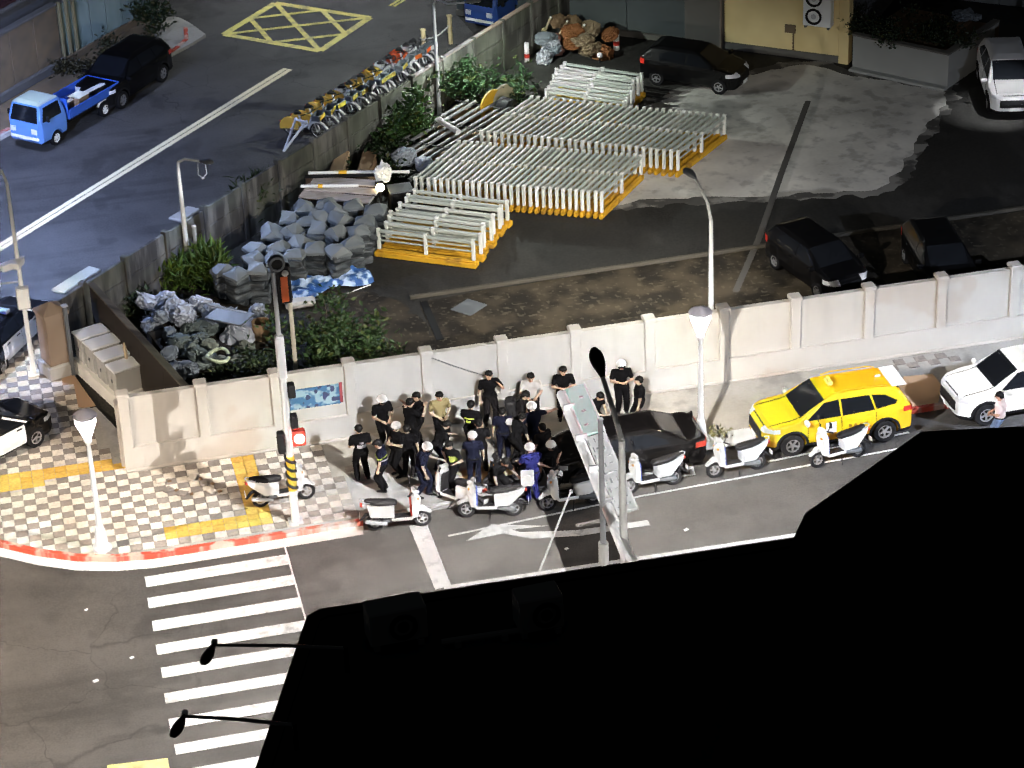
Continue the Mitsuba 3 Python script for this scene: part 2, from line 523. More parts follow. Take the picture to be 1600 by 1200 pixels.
# kerb line across the yard, drain slot, painted shadow strip
p, q = at(640, 467)[:2], at(1700, 312)[:2]
yk = add('yard_kerb', cbox(*((p + q) / 2), 0.05, np.linalg.norm(q - p), 0.16, 0.12, 0.02, math.degrees(math.atan2(*(q - p)[::-1]))), mat('yard_kerb', (0.05, 0.044, 0.033), 0.9))
tag(yk, 'low concrete kerb running across the yard', None, None, 'structure')
p, q = at(662, 472)[:2], at(688, 532)[:2]
tag(add('drain_slot', bx(*((p + q) / 2), 0.018, np.linalg.norm(q - p), 0.24, 0.02, math.degrees(math.atan2(*(q - p)[::-1]))), M_BLK), 'black drain slot across the muddy strip', None, None, 'structure')
tag(add('drain_cover', bx(*at(733, 481)[:2], 0.022, 0.9, 0.8, 0.02, 40), M_DSTEEL), 'rusty square drain cover in the muddy strip', None, None, 'structure')
strip_line = LineString([at(1150, 455)[:2], at(1185, 375)[:2], at(1222, 268)[:2], at(1262, 160)[:2]]).buffer(0.11)  # a pole shadow laid down as a darker ground strip
tag(add('shadow_strip', sheet(strip_line, 0.017), mat('strip_shade', (0.055, 0.052, 0.048), 0.8)), 'dark strip painted as a cast shadow across the lighter ground patch', None, None, 'structure')

# ---- near pavement
kerb_px = [(-120, 812), (-50, 835), (8, 848), (60, 860), (120, 868), (180, 869), (240, 864), (300, 855), (400, 839), (480, 826), (566, 812)]
kerb = np.array([at(u, v, 0.14)[:2] for u, v in kerb_px])
corner_px = [(198, 738), (118, 598), (96, 560), (66, 508), (30, 532), (0, 548), (-60, 590), (-120, 640)]
corner = np.array([at(u, v, 0.14)[:2] for u, v in corner_px])
right_edge = [(4.75, -2.1), (4.95, -1.5), (30, -1.2)]
pave_poly = Polygon([tuple(p) for p in kerb] + [(-4.6, -2.62), (4.4, -2.5)] + right_edge + [(30, W_Y + 0.1), (-11.0, W_Y + 0.1)] + [tuple(p) for p in corner[1:]]).buffer(0)
if pave_poly.geom_type != 'Polygon': pave_poly = max(pave_poly.geoms, key=lambda g: g.area)
pv = add('pavement', prism(pave_poly, 0.145, -0.02), M_PAVE)
tag(pv, 'pale pavement with checkered paving tiles in front of the wall', None, None, 'structure')


def ribbon(line, width, z, h, side=0.0):
    g = LineString(line).buffer(width / 2, cap_style=2, join_style=1)
    return prism(g, h, z)


tag(add('red_kerb', ribbon(kerb - np.array([0, 0.02]), 0.17, -0.02, 0.18), M_REDK), 'red painted kerb curving round the pavement corner', None, None, 'structure')
gut = np.array([at(u, v + 19, 0)[:2] for u, v in kerb_px])
gut_poly = Polygon([tuple(p) for p in kerb - np.array([0, 0.1])] + [tuple(p) for p in gut[::-1] - np.array([0, 0.16])]).buffer(0)
tag(add('gutter', sheet(gut_poly, 0.010), mat('gutter', (0.62, 0.60, 0.55), 0.8)), 'white concrete gutter along the red kerb', None, None, 'structure')
tag(add('red_kerb', ribbon([(4.9, -1.56), (6.0, -1.5), (30, -1.28)], 0.15, -0.02, 0.18), M_REDK), 'red painted kerb between the sedan and the taxi', None, None, 'structure')
tag(add('driveway_ramp', prism([(-4.75, -2.75), (4.7, -2.62), (4.7, -2.1), (-4.75, -2.2)], 0.06, 0.0), M_PAVE), 'pale concrete dropped kerb where the crowd stands', None, None, 'structure')
corn_k = np.array([at(u, v, 0.14)[:2] for u, v in [(66, 508), (30, 530), (0, 547), (-60, 592)]])
tag(add('orange_kerb', ribbon(corn_k, 0.22, -0.02, 0.19), mat('kerb_orange', (0.55, 0.33, 0.17), 0.8)), 'orange and cream kerb beside the second patrol car', None, None, 'structure')
path_poly = Polygon([at(u, v, 0.14)[:2] for u, v in [(88, 580), (110, 578), (150, 634), (128, 637), (100, 630)]]).buffer(0)
tag(add('brown_path', prism(path_poly, 0.012, 0.13), mat('path_brown', (0.33, 0.22, 0.14), 0.85)), 'brown concrete path below the grey cabinets', None, None, 'structure')

pad_poly = Polygon([at(u, v, 0.14)[:2] for u, v in [(101, 632), (128, 639), (150, 636), (187, 674), (192, 718), (160, 704)]]).buffer(0)
tag(add('concrete_pad', prism(pad_poly, 0.012, 0.13), M_PAVE), 'pale concrete pad between the brown path and the wall end', None, None, 'structure')

# tiles: a checkerboard of 0.33 m slabs, yellow guide tiles in bands
TX, TY = 0.335, 0.325
tile_area = Polygon([tuple(p) for p in kerb] + [(-4.9, -2.55), (-5.25, W_Y - 0.15), (-11.0, W_Y - 0.1)] + [at(u, v, 0.14)[:2] for u, v in [(188, 716), (168, 700), (128, 632), (112, 600), (90, 566), (62, 516), (28, 540), (0, 556), (-60, 600), (-120, 650)]]).buffer(0).buffer(-0.12)
bands = [Polygon([at(u, v, 0.14)[:2] for u, v in q]) for q in ([(-60, 750), (0, 741), (182, 716), (190, 735), (0, 766), (-60, 775)], [(361, 716), (391, 712), (418, 800), (383, 806)], [(265, 826), (416, 803), (421, 819), (268, 843)])]
tiles = []
variant = {}
for m_ in TILE_L + TILE_D + TILE_Y:
    w = 0.008 + 0.003 * random.random()
    variant[m_] = mikit.ply(cbox(0, 0, 0.018, TX - w, TY - w, 0.036, 0.006), m_)
for i in range(-50, -13):
    for j in range(-10, 45):
        cx, cy = (i + 0.5) * TX, (j + 0.5) * TY - 0.03
        if not tile_area.contains(Point(cx, cy)): continue
        yel = any(b.contains(Point(cx, cy)) for b in bands)
        m_ = random.choice(TILE_Y if yel else (TILE_L if (i + j) % 2 else TILE_D))
        d2 = (cx - EYE[0]) ** 2 + (cy - EYE[1]) ** 2
        tiles.append((d2, cx, cy, m_))
for i, j in [(0, 0), (1, 1), (2, 0), (3, 1), (4, 0), (5, 1), (6, 0), (-16, -4), (-15, -3), (-15, -6)]:
    px = (12.1 if i >= 0 else -4.8 + 5.4) + i * TX
    tiles.append((9999, px, (1.05 if i >= 0 else 1.2) + j * 0.3, TILE_D[0]))
tiles.sort(key=lambda t: t[0] + (1e6 if not -14.95 < t[1] < 15 else 0))
rest = []
for k, (_, cx, cy, m_) in enumerate(tiles):
    tilt = T().translate([cx, cy, 0.112 + 0.004 * random.random()]).rotate([1, 0, 0], random.uniform(-0.5, 0.5)).rotate([0, 0, 1], random.uniform(-0.8, 0.8))
    if k < 300:
        put(numbered(pv + '__tile'), variant[m_], None, tilt)
    else:
        rest.append((cx, cy, m_))
for name, pool in (('far_pale_tiles', TILE_L), ('far_dark_tiles', TILE_D), ('far_yellow_tiles', TILE_Y)):
    ms = [cbox(cx, cy, 0.13, TX - 0.009, TY - 0.009, 0.037, 0.006) for cx, cy, m_ in rest if m_ in pool]
    if ms: tag(add(name, cat(*ms), pool[0], pv), None, None, None, 'stuff')

# tree pit and soil beds in the pavement
pit = [at(u, v, 0.14)[:2] for u, v in [(1412, 588), (1458, 584), (1470, 600), (1466, 634), (1425, 640), (1402, 610)]]
tag(add('tree_pit', prism(Polygon(pit), 0.02, 0.12), mat('pit_soil', (0.50, 0.33, 0.20), 0.95)), 'brown soil tree pit between the taxi and the white car', None, None, 'structure')
tag(add('ochre_slab', prism([at(u, v, 0.14)[:2] for u, v in [(712, 738), (800, 715), (806, 740), (735, 765)]], 0.012, 0.125), mat('ochre', (0.5, 0.33, 0.15), 0.9)), 'ochre slab at the pavement edge behind the officers', None, None, 'structure')

# ---- markings on the near road
ZM = 0.012


def mark(pts, m=None, z=ZM, label=None, name='road_marking'):
    return tag(add(name, sheet(Polygon(pts).buffer(0), z), m or M_LINE), label or 'white painted road marking', None, None, 'structure')


def line_mark(pts, w, m=None, z=ZM, label=None, name='road_marking'):
    return mark(list(LineString(pts).buffer(w / 2, cap_style=2).exterior.coords), m, z, label, name)


cross_l = [(226, 902), (230, 935), (237, 971), (243, 1008), (251, 1044), (256, 1084), (263, 1124), (272, 1164), (280, 1204), (288, 1246), (296, 1290)]
for k, (u, v) in enumerate(cross_l):
    a, b = at(u, v)[:2], at(u + 3, v + 16)[:2]
    L = 3.95
    mark([a, a + [L, 0.02], b + [L, 0.02], b], label='white crosswalk bar, number %d counted from the pavement' % (k + 1), name='crosswalk_bar')
mark([at(u, v)[:2] for u, v in [(639, 822), (667, 818), (705, 915), (680, 922)]], label='broad white stop line across the lane')
line_mark([at(445, 854)[:2], at(478, 970)[:2]], 0.05, label='thin white line along the crosswalk end')
line_mark([(-3.45, -6.64), (12, -6.95)], 0.17, label='white centre line beside the dark building')
line_mark([(-3.45, -6.98), (12, -7.3)], 0.10, label='second white centre line')
line_mark([at(700, 838)[:2], at(1000, 776)[:2], at(1500, 684)[:2]], 0.09, label='long thin white lane edge line under the scooters')
line_mark([at(1083, 743)[:2], at(1075, 710)[:2]], 0.14, label='white end line of the parking bay behind the dark sedan')
line_mark([at(1085, 741)[:2], at(905, 775)[:2]], 0.10, label='white side line of the bay beside the dark sedan')
line_mark([at(1200, 722)[:2], at(1420, 676)[:2]], 0.10, label='white side line of the bay beside the taxi')
mark([at(u, v)[:2] for u, v in [(728, 846), (768, 820), (858, 822), (800, 828), (812, 832), (900, 829), (1012, 813), (1016, 821), (905, 838), (830, 842), (786, 834)]], label='white lane arrow pointing left')
mark([at(u, v)[:2] for u, v in [(168, 1196), (262, 1185), (270, 1225), (160, 1240)]], M_YLINE, label='yellow box marking at the bottom left')
for u, v, r in [(150, 1064, 0.06), (206, 1028, 0.05), (135, 953, 0.04), (1072, 828, 0.06), (885, 858, 0.05)]:
    tag(add('litter', jitter(cbox(*at(u, v)[:2], 0.012, r * 2.4, r * 1.7, 0.02, 0.006, 25), 0.01), M_WHITE2), 'small pale scrap of litter lying on the asphalt', 'litter', 'litter scraps on the road')

# ---- far road: lane lines, yellow box, island
a, b = at(450, 108)[:2], at(-60, 424)[:2]
n_ = np.array([-(b - a)[1], (b - a)[0]]) / np.linalg.norm(b - a)
for s in (-0.12, 0.12):
    line_mark([a + n_ * s, b + n_ * s], 0.20, mat('cream_line', (0.66, 0.56, 0.36), 0.7), label='faded double line along the far road, %s stripe' % ('upper' if s < 0 else 'lower'))
for s in (-0.1, 0.1):
    line_mark([at(612, 10)[:2] + n_ * s, at(680, -32)[:2] + n_ * s], 0.12, M_YLINE, label='short lane line at the top of the far road')
yb = [at(*p)[:2] for p in [(350, 54), (430, 5), (578, 28), (500, 80)]]
for k in range(4):
    line_mark([yb[k], yb[(k + 1) % 4]], 0.32, M_YLINE, z=ZM + 0.001 * k, label='yellow box junction side line')
ym = [(yb[k] + yb[(k + 1) % 4]) / 2 for k in range(4)]
for k in range(4):
    line_mark([ym[k], ym[(k + 1) % 4]], 0.22, M_YLINE, z=ZM + 0.005 + 0.001 * k, label='yellow box junction inner line')
line_mark([yb[0], yb[2]], 0.22, M_YLINE, z=ZM + 0.009, label='yellow box junction long diagonal')
line_mark([yb[1], yb[3]], 0.22, M_YLINE, z=ZM + 0.010, label='yellow box junction short diagonal')
isl = Polygon([at(*p)[:2] for p in [(250, 28), (282, 32), (300, 42), (322, 58), (300, 72), (262, 92), (246, 80), (240, 50)]]).buffer(0.3).buffer(-0.3)
tag(add('corner_island', prism(isl, 0.14, -0.01), M_PAVE), 'pale pavement corner with a red rim beyond the dark van', None, None, 'structure')
tag(add('red_kerb', ribbon([at(*p)[:2] for p in [(258, 92), (276, 80), (292, 66), (290, 48)]], 0.16, -0.02, 0.18), M_REDK), 'short red kerb at the far corner', None, None, 'structure')
fp = Polygon([at(*p)[:2] for p in [(-80, 268), (0, 214), (40, 196), (250, 80), (240, 25), (100, 106), (0, 166), (-80, 214)]])
tag(add('far_pavement', prism(fp, 0.13, -0.01), M_RUST), 'dingy brown pavement below the old wall', None, None, 'structure')
tag(add('far_kerb', ribbon([at(*p)[:2] for p in [(-80, 270), (0, 218), (250, 82)]], 0.18, -0.01, 0.16), M_CONC), 'concrete kerb of the far pavement', None, None, 'structure')
tag(add('red_kerb', ribbon([at(*p)[:2] for p in [(-80, 266), (0, 214), (16, 206)]], 0.2, -0.01, 0.18), M_REDK), 'red kerb in front of the small blue truck', None, None, 'structure')
# concrete shoulder pads at the foot of the fence, road side
for u, v, w, name in [(108, 446, 1.2, 0), (134, 430, 1.0, 0), (288, 336, 1.1, 0)]:
    c = at(u, v)[:2]
    add('fence_footing', cbox(c[0], c[1], 0.03, w, 0.55, 0.10, 0.03, ang_f), M_PAVE)
for k_ in [k for k in scene if k.startswith('fence_footing')]:
    tag(k_, 'pale concrete footing slab on the road side of the dark fence', None, None, 'structure')


# ================================================================ walls, fence, buildings
WH = 2.52
bw = thing('boundary_wall', 'long pale painted boundary wall with pilasters behind the crowd', 'wall')
pil = [at(u, v, WH)[0] for u, v in [(190, 620), (313, 605), (430, 590), (545, 572), (665, 553), (783, 535), (897, 517), (1012, 499), (1128, 482), (1241, 467), (1356, 450), (1469, 433), (1582, 415)]]
while pil[-1] < 27: pil.append(pil[-1] + 2.21)
pil[0] = -11.05
for k in range(len(pil)):
    x = pil[k]
    first = k == 0
    w = 0.30
    add('pilaster', cbox(x + (0.14 if first else 0), W_Y + 0.09, 0.90 + (WH - 0.90) / 2 + 0.01, w, 0.30, WH - 0.88, 0.012), M_WALL, bw)
    add('pilaster_cap', cbox(x + (0.14 if first else 0), W_Y + 0.10, WH + 0.085, w + 0.08, 0.40, 0.14, 0.03), M_WALL, bw)
    if k + 1 < len(pil):
        a = x + (0.29 if first else 0.15)
        b = pil[k + 1] - 0.15
        add('panel', bx((a + b) / 2, W_Y + 0.12, 0.9 + (WH - 0.9 - 0.06) / 2, b - a - 0.004, 0.16, WH - 0.96), M_WALL, bw)
        add('coping', cbox((a + b) / 2, W_Y + 0.12, WH - 0.025, b - a - 0.004, 0.2, 0.065, 0.012), M_WALL, bw)
        if k % 2 == 0:
            e = min(k + 2, len(pil) - 1)
            a2, b2 = pil[k] - (0.005 if k else 0.01), pil[e]
            add('plinth', bx((a2 + b2) / 2, W_Y + 0.10, 0.47, b2 - a2 - 0.006, 0.27, 0.88), M_WALL, bw)
add('foot_moulding', cbox((pil[0] + pil[-1]) / 2, W_Y - 0.06, 0.155, pil[-1] - pil[0], 0.09, 0.06, 0.015), M_WALL, bw)
rw = add('return_face', bx(-11.06, W_Y + 0.42, 1.1, 0.18, 0.36, 2.2), M_WALL, bw)

# dark concrete fence: posts and panels
fen = thing('concrete_fence', 'dark stained concrete panel fence running diagonally between yard and far road', 'fence')
FL_ = np.linalg.norm(FB - FA) + 4.5
n_f = 16
for k in range(n_f + 1):
    s = k * FL_ / n_f
    c = FA + FD * s
    h = 2.12 + 0.05 * RNG.random()
    add('post', cbox(c[0], c[1], h / 2, 0.2, 0.22, h, 0.02, ang_f), M_FENCE, fen)
    if k < n_f:
        m = FA + FD * (s + FL_ / n_f / 2)
        lw = FL_ / n_f - 0.205
        hh = 2.02 + 0.04 * RNG.random()
        for r in range(3):
            add('panel', cbox(m[0], m[1], hh * (r + 0.5) / 3, lw, 0.11 + 0.008 * (r % 2), hh / 3 - 0.012, 0.012, ang_f), M_FENCE, fen)
        if k > 9:
            add('coping', cbox(m[0], m[1], hh + 0.04, lw + 0.1, 0.2, 0.08, 0.02, ang_f), mat('coping_brown', (0.21, 0.16, 0.13), 0.85) if 'mat_coping_brown' not in scene else 'mat_coping_brown', fen)

iw = thing('inner_wall', 'dark bare wall sloping down between the grey cabinets and the pale bags', 'wall')
p, q = at(142, 442, 2.3)[:2], np.array([-8.95, 2.0])
d_ = q - p
a_i = math.degrees(math.atan2(d_[1], d_[0]))
for k in range(4):
    c = p + d_ * (k + 0.5) / 4
    add('panel', cbox(c[0], c[1], 1.12, np.linalg.norm(d_) / 4 - 0.01, 0.15, 2.24, 0.012, a_i), mat('inner_wall', (0.012, 0.0095, 0.0078), 0.9) if k == 0 else 'mat_inner_wall', iw)
    add('coping', cbox(c[0], c[1], 2.28, np.linalg.norm(d_) / 4 - 0.004, 0.22, 0.07, 0.015, a_i), M_FENCE, iw)

gp = thing('gate_pillar', 'square brown concrete pillar with a pyramid top at the end of the dark fence', 'pillar')
c = at(92, 580, 0.14)[:2]
add('shaft', cbox(c[0], c[1], 1.15, 0.75, 0.75, 2.1, 0.02, 20), mat('pillar_brown', (0.20, 0.15, 0.11), 0.85), gp)
pyr = trimesh.convex.convex_hull(np.array([(-.42, -.42, 0), (.42, -.42, 0), (.42, .42, 0), (-.42, .42, 0), (-.42, -.42, .1), (.42, -.42, .1), (.42, .42, .1), (-.42, .42, .1), (0, 0, .38)]))
add('cap', moved(pyr, c[0], c[1], 2.2, 20), 'mat_pillar_brown', gp)
add('foot', cbox(c[0], c[1], 0.32, 0.95, 0.95, 0.5, 0.05, 20), M_PAVE, gp)
sp = thing('steel_gate_post', 'dark slim steel post beside the brown gate pillar', 'post')
c = at(110, 588, 0.14)[:2]
add('shaft', cbox(c[0] + .1, c[1] + .1, 1.25, 0.12, 0.12, 2.5, 0.015, 20), M_DSTEEL, sp)
add('head', cbox(c[0] + .1, c[1] + .1, 2.53, 0.2, 0.2, 0.05, 0.015, 20), M_STEEL, sp)

# grey electrical cabinets on a white plinth
cp = [at(u, v, 1.15)[:2] for u, v in [(138, 529), (151, 546), (165, 566), (176, 586)]]
base_a, base_b = at(112, 576, 0.1)[:2], at(181, 640, 0.1)[:2]
pl = thing('cabinet_plinth', 'white low plinth under the row of grey cabinets', 'plinth')
ca = math.degrees(math.atan2(*(base_b - base_a)[::-1]))
mid = (base_a + base_b) / 2
nrm = np.array([math.cos(math.radians(ca + 90)), math.sin(math.radians(ca + 90))])
for k in range(3):
    c = base_a + (base_b - base_a) * (k + .5) / 3 + nrm * 0.62
    add('block', cbox(c[0], c[1], 0.24, np.linalg.norm(base_b - base_a) / 3 - 0.02, 1.15, 0.48, 0.02, ca), M_WHITE2, pl)
ords = ['first', 'second', 'third', 'fourth']
for k in range(4):
    c = base_a + (base_b - base_a) * (k + .5) / 4 + nrm * 0.62
    t = thing('electrical_cabinet', 'grey metal electrical cabinet on the white plinth, %s from the brown gate pillar' % ords[k], 'cabinet', 'grey cabinets beside the wall')
    L = np.linalg.norm(base_b - base_a) / 4 - 0.20
    h = [0.85, 0.85, 0.8, 0.75][k]
    add('body', cbox(c[0], c[1], 0.48 + h / 2, L, 0.9, h, 0.02, ca), M_CAB, t)
    add('lid', cbox(c[0], c[1], 0.48 + h + 0.04, L + 0.08, 1.02, 0.07, 0.02, ca), mat('cab_lid', (0.74, 0.78, 0.79), 0.5) if k == 0 else 'mat_cab_lid', t)
    fdir = -nrm * 0.455
    for s in (-1, 1):
        along = (base_b - base_a) / np.linalg.norm(base_b - base_a) * s * L / 4
        dk = add('door', cbox(c[0] + fdir[0] + along[0], c[1] + fdir[1] + along[1], 0.48 + h / 2, L / 2 - 0.03, 0.02, h - 0.08, 0.006, ca), M_CAB, t)
        add('handle', cbox(c[0] + fdir[0] * 1.04 + along[0] * 0.2, c[1] + fdir[1] * 1.04 + along[1] * 0.2, 0.48 + h / 2, 0.02, 0.02, 0.12, 0.006, ca), M_DSTEEL, dk)
wb = thing('timber_stake', 'pale leaning timber stake behind the grey cabinets', 'stake')
c = at(207, 620, 0)[:2]
add('shaft', tube([(c[0], c[1], 0), (c[0] - 0.05, c[1] + 0.1, 1.7)], 0.06, 6), mat('timber', (0.5, 0.42, 0.28), 0.8), wb)
add('tip', tube([(c[0] - 0.05, c[1] + 0.1, 1.7), (c[0] - 0.055, c[1] + 0.11, 1.85)], 0.055, 6, 0.01), 'mat_timber', wb)

# industrial building behind the yard
bd = (B1 - B0) / np.linalg.norm(B1 - B0)
bn = np.array([-bd[1], bd[0]])               # away from the camera
ang_b = math.degrees(math.atan2(bd[1], bd[0]))
ib = thing('industrial_building', 'dim building with slate and beige walls behind the yard', 'building')
LB = np.linalg.norm(B1 - B0)


def bpt(s, off=0.0): return B0 + bd * s + bn * off


def bslab(name, s0, s1, off, th, z0, z1, m, parent):
    c = bpt((s0 + s1) / 2, off + th / 2)
    return add(name, cbox(c[0], c[1], (z0 + z1) / 2, s1 - s0, th, z1 - z0, 0.015, ang_b), m, parent)


sB = np.dot(at(1062, 78)[:2] - B0, bd)
sC = np.dot(at(1126, 82)[:2] - B0, bd)
for k in range(4):
    s0, s1 = sB * k / 4, sB * (k + 1) / 4
    bslab('wall', s0 + 0.01, s1 - 0.01, 0.0, 0.3, 0.0, 7.0, M_SLATE, ib)
bslab('ledge', 0, sB - 0.05, -0.35, 0.35, 1.9, 2.05, M_PILLAR, ib)
bslab('base_strip', 0, sB - 0.05, -0.1, 0.1, 0.0, 0.25, M_PILLAR, ib)
bslab('pillar', sB, sC - 0.02, -0.12, 0.5, 0.0, 7.0, M_PILLAR, ib)
dpk = bslab('drainpipe', sC - 0.13, sC - 0.05, -0.2, 0.08, 0.0, 7.0, mat('pipe_brown', (0.16, 0.13, 0.11), 0.7), ib)
bslab('wall', sC, LB - 0.25, -0.02, 0.3, 0.3, 7.0, M_BEIGE, ib)
bslab('base_strip', sC, LB - 0.2, -0.04, 0.3, 0.0, 0.298, M_PILLAR, ib)
bslab('corner_pier', LB - 0.25, LB + 0.15, -0.06, 0.5, 0.0, 7.0, M_BEIGE, ib)
c = bpt(LB / 2, 4.3)
add('body', cbox(c[0], c[1], 3.5, LB - 0.3, 7.9, 7.0, 0.02, ang_b), M_BWALL, ib)
add('roof', cbox(c[0], c[1], 7.15, LB + 0.6, 9.0, 0.3, 0.04, ang_b), M_ROOF, ib)
# two-fan outdoor unit on the beige wall
s_ac = np.dot(at(1276, 100)[:2] - B0, bd)
ac = thing('air_conditioner', 'white outdoor air conditioner with two round fans on the beige wall', 'air conditioner')
zb = 1.55
cz = None
for z in np.linspace(0.5, 6, 400):
    w = bpt(s_ac, -0.45)
    d = np.array([w[0], w[1], z]) - EYE
    v = 600 + FL * (d @ CD) / (d @ CF)
    if v < 42: zb = z; break
bslab('casing', s_ac - 0.55, s_ac + 0.55, -0.45, 0.4, zb, zb + 1.5, mat('ac_white', (0.70, 0.72, 0.72), 0.5), ac)
for k in range(2):
    w = bpt(s_ac - 0.12, -0.46)
    ring = lathe([(0.24, 0.0), (0.32, 0.0), (0.32, 0.05), (0.24, 0.05), (0.24, 0.0)], 28, 'y')
    fk = add('fan_ring', moved(ring, w[0], w[1], zb + 0.4 + 0.72 * k, ang_b), M_BLK, ac)
    add('hub', moved(lathe([(0, 0), (0.1, 0), (0.1, 0.05), (0, 0.05)], 16, 'y'), w[0], w[1], zb + 0.4 + 0.72 * k, ang_b), M_STEEL, fk)
bslab('bracket', s_ac - 0.5, s_ac - 0.4, -0.46, 0.46, zb - 0.08, zb - 0.003, M_DSTEEL, ac)
bslab('bracket', s_ac + 0.4, s_ac + 0.5, -0.46, 0.46, zb - 0.08, zb - 0.003, M_DSTEEL, ac)
st = thing('wall_stain_hatch', 'small brown hatch plate on the beige wall left of the air conditioner', 'hatch')
s_h = np.dot(at(1232, 92)[:2] - B0, bd)
bslab('plate', s_h - 0.22, s_h + 0.22, -0.045, 0.024, 1.0, 1.35, M_RUST, st)
bslab('pipe', s_h + 0.1, s_h + 0.16, -0.075, 0.05, 0.3, 1.0, M_RUST, st)

# planter
pp = [at(1331, 108)[:2], at(1480, 140)[:2], at(1512, 118)[:2]]
pb = thing('planter_wall', 'grey rendered planter box with shrubs to the right of the beige wall', 'planter')
for k, (a, b) in enumerate([(pp[0], pp[1]), (pp[1], pp[2] + (pp[2] - pp[1]) * 1.6)]):
    m_, L, an = (a + b) / 2, np.linalg.norm(b - a), math.degrees(math.atan2(*(b - a)[::-1]))
    nn = np.array([-math.sin(math.radians(an)), math.cos(math.radians(an))])
    m2 = m_ + nn * 0.12
    add('side', cbox(m2[0], m2[1], 0.68, L - (0.0 if k == 0 else 0.26), 0.22, 1.36, 0.02, an), M_PLANTER, pb)
    add('coping', cbox(m2[0], m2[1], 1.40, L + (0.06 if k == 0 else -0.3), 0.3, 0.08, 0.02, an), M_PILLAR, pb)
add('base_kerb', cbox(*((pp[0] + pp[1]) / 2 - np.array([0.1, 0.1])), 0.06, np.linalg.norm(pp[1] - pp[0]), 0.3, 0.12, 0.02, math.degrees(math.atan2(*(pp[1] - pp[0])[::-1]))), M_PLANTER, pb)
back = [pp[0] + np.array([0.1, 0.12]), pp[1] + np.array([0.05, 0.2]), pp[2] + (pp[2] - pp[1]) * 1.5, pp[2] + (pp[2] - pp[1]) * 1.5 + (pp[0] - pp[1])]
add('soil', prism(back, 1.2, 0.0), M_SOIL, pb)
bwl = thing('back_wall', 'dark wall behind the planter and the white car', 'wall')
p, q = at(1330, 35)[:2] + [1.5, 3.5], at(1700, 60)[:2] + [3, 1]
for k in range(4):
    a, b = p + (q - p) * k / 4, p + (q - p) * (k + 1) / 4
    add('panel', cbox(*((a + b) / 2), 1.8, np.linalg.norm(b - a) - 0.02, 0.25, 3.6, 0.02, math.degrees(math.atan2(*(b - a)[::-1]))), M_PLANTER, bwl)

# old wall, teal fence and maroon roof at the upper left
ow = thing('old_wall', 'old brown retaining wall at the upper left behind the blue truck', 'wall')
oa, ob, oc = at(-90, 218)[:2], at(100, 106)[:2], at(242, 26)[:2]
on = np.array([-(ob - oa)[1], (ob - oa)[0]]) / np.linalg.norm(ob - oa)
an = math.degrees(math.atan2(*(ob - oa)[::-1]))
for k in range(5):
    c = oa + (ob - oa) * (k + .5) / 5 + on * 0.12
    add('panel', cbox(c[0], c[1], 1.3, np.linalg.norm(ob - oa) / 5 - 0.015, 0.22, 2.6, 0.02, an), M_RUST, ow)
    add('coping', cbox(c[0], c[1], 2.65, np.linalg.norm(ob - oa) / 5 - 0.005, 0.34, 0.1, 0.02, an), M_PILLAR, ow)
add('ledge', cbox(*((oa + ob) / 2 - on * 0.1), 0.3, np.linalg.norm(ob - oa), 0.2, 0.34, 0.03, an), M_PILLAR, ow)
tf = thing('corrugated_fence', 'grey green corrugated sheet fence behind the dark van', 'fence')
an2 = math.degrees(math.atan2(*(oc - ob)[::-1]))
Lt = np.linalg.norm(oc - ob)
for k in range(6):
    c = ob + (oc - ob) * (k + .5) / 6 + on * 0.1
    xs = np.linspace(-Lt / 12 + 0.01, Lt / 12 - 0.01, 21)
    zz = np.where(np.arange(21) % 2, 0.03, -0.03)
    v = np.vstack([np.c_[xs, zz, np.zeros(21)], np.c_[xs, zz, np.full(21, 2.5)]])
    f = [[i, i + 1, i + 22] for i in range(20)] + [[i, i + 22, i + 21] for i in range(20)]
    add('sheet_panel', moved(trimesh.Trimesh(v, f, process=False), c[0], c[1], 0.05, an2), M_TEAL, tf)
for k in range(3):
    c = ob + (oc - ob) * (0.02 + 0.07 * k)
    add('post', cbox(c[0], c[1], 1.35, 0.12, 0.12, 2.7, 0.015, an2), mat('olive_post', (0.22, 0.19, 0.10), 0.8) if k == 0 else 'mat_olive_post', tf)
add('top_rail', cbox(*((ob + oc) / 2 + on * 0.1), 2.58, Lt, 0.12, 0.06, 0.01, an2), M_PILLAR, tf)
add('foot_board', cbox(*((ob + oc) / 2 - on * 0.05), 0.2, Lt, 0.1, 0.4, 0.01, an2), M_RUST, tf)
mr = thing('maroon_roofed_house', 'low house with a dark maroon roof behind the old wall at the upper left', 'house')
hc = (oa + ob) / 2 + on * 5.4
add('wall', cbox(hc[0], hc[1], 1.6, np.linalg.norm(ob - oa) + 6, 9, 3.2, 0.03, an), M_PILLAR, mr)
for k in range(9):
    rr = moved(bx(0, 0, 0, (np.linalg.norm(ob - oa) + 7) / 9 - 0.03, 9.6, 0.08), hc[0] + (ob - oa)[0] / np.linalg.norm(ob - oa) * ((k - 4) * (np.linalg.norm(ob - oa) + 7) / 9), hc[1] + (ob - oa)[1] / np.linalg.norm(ob - oa) * ((k - 4) * (np.linalg.norm(ob - oa) + 7) / 9), 3.3 + 0.02 * (k % 2), an)
    add('roof_sheet', rr, M_RROOF, mr)
add('gutter', cbox(*(hc - on * 4.85), 3.2, np.linalg.norm(ob - oa) + 7, 0.14, 0.14, 0.03, an), M_PILLAR, mr)

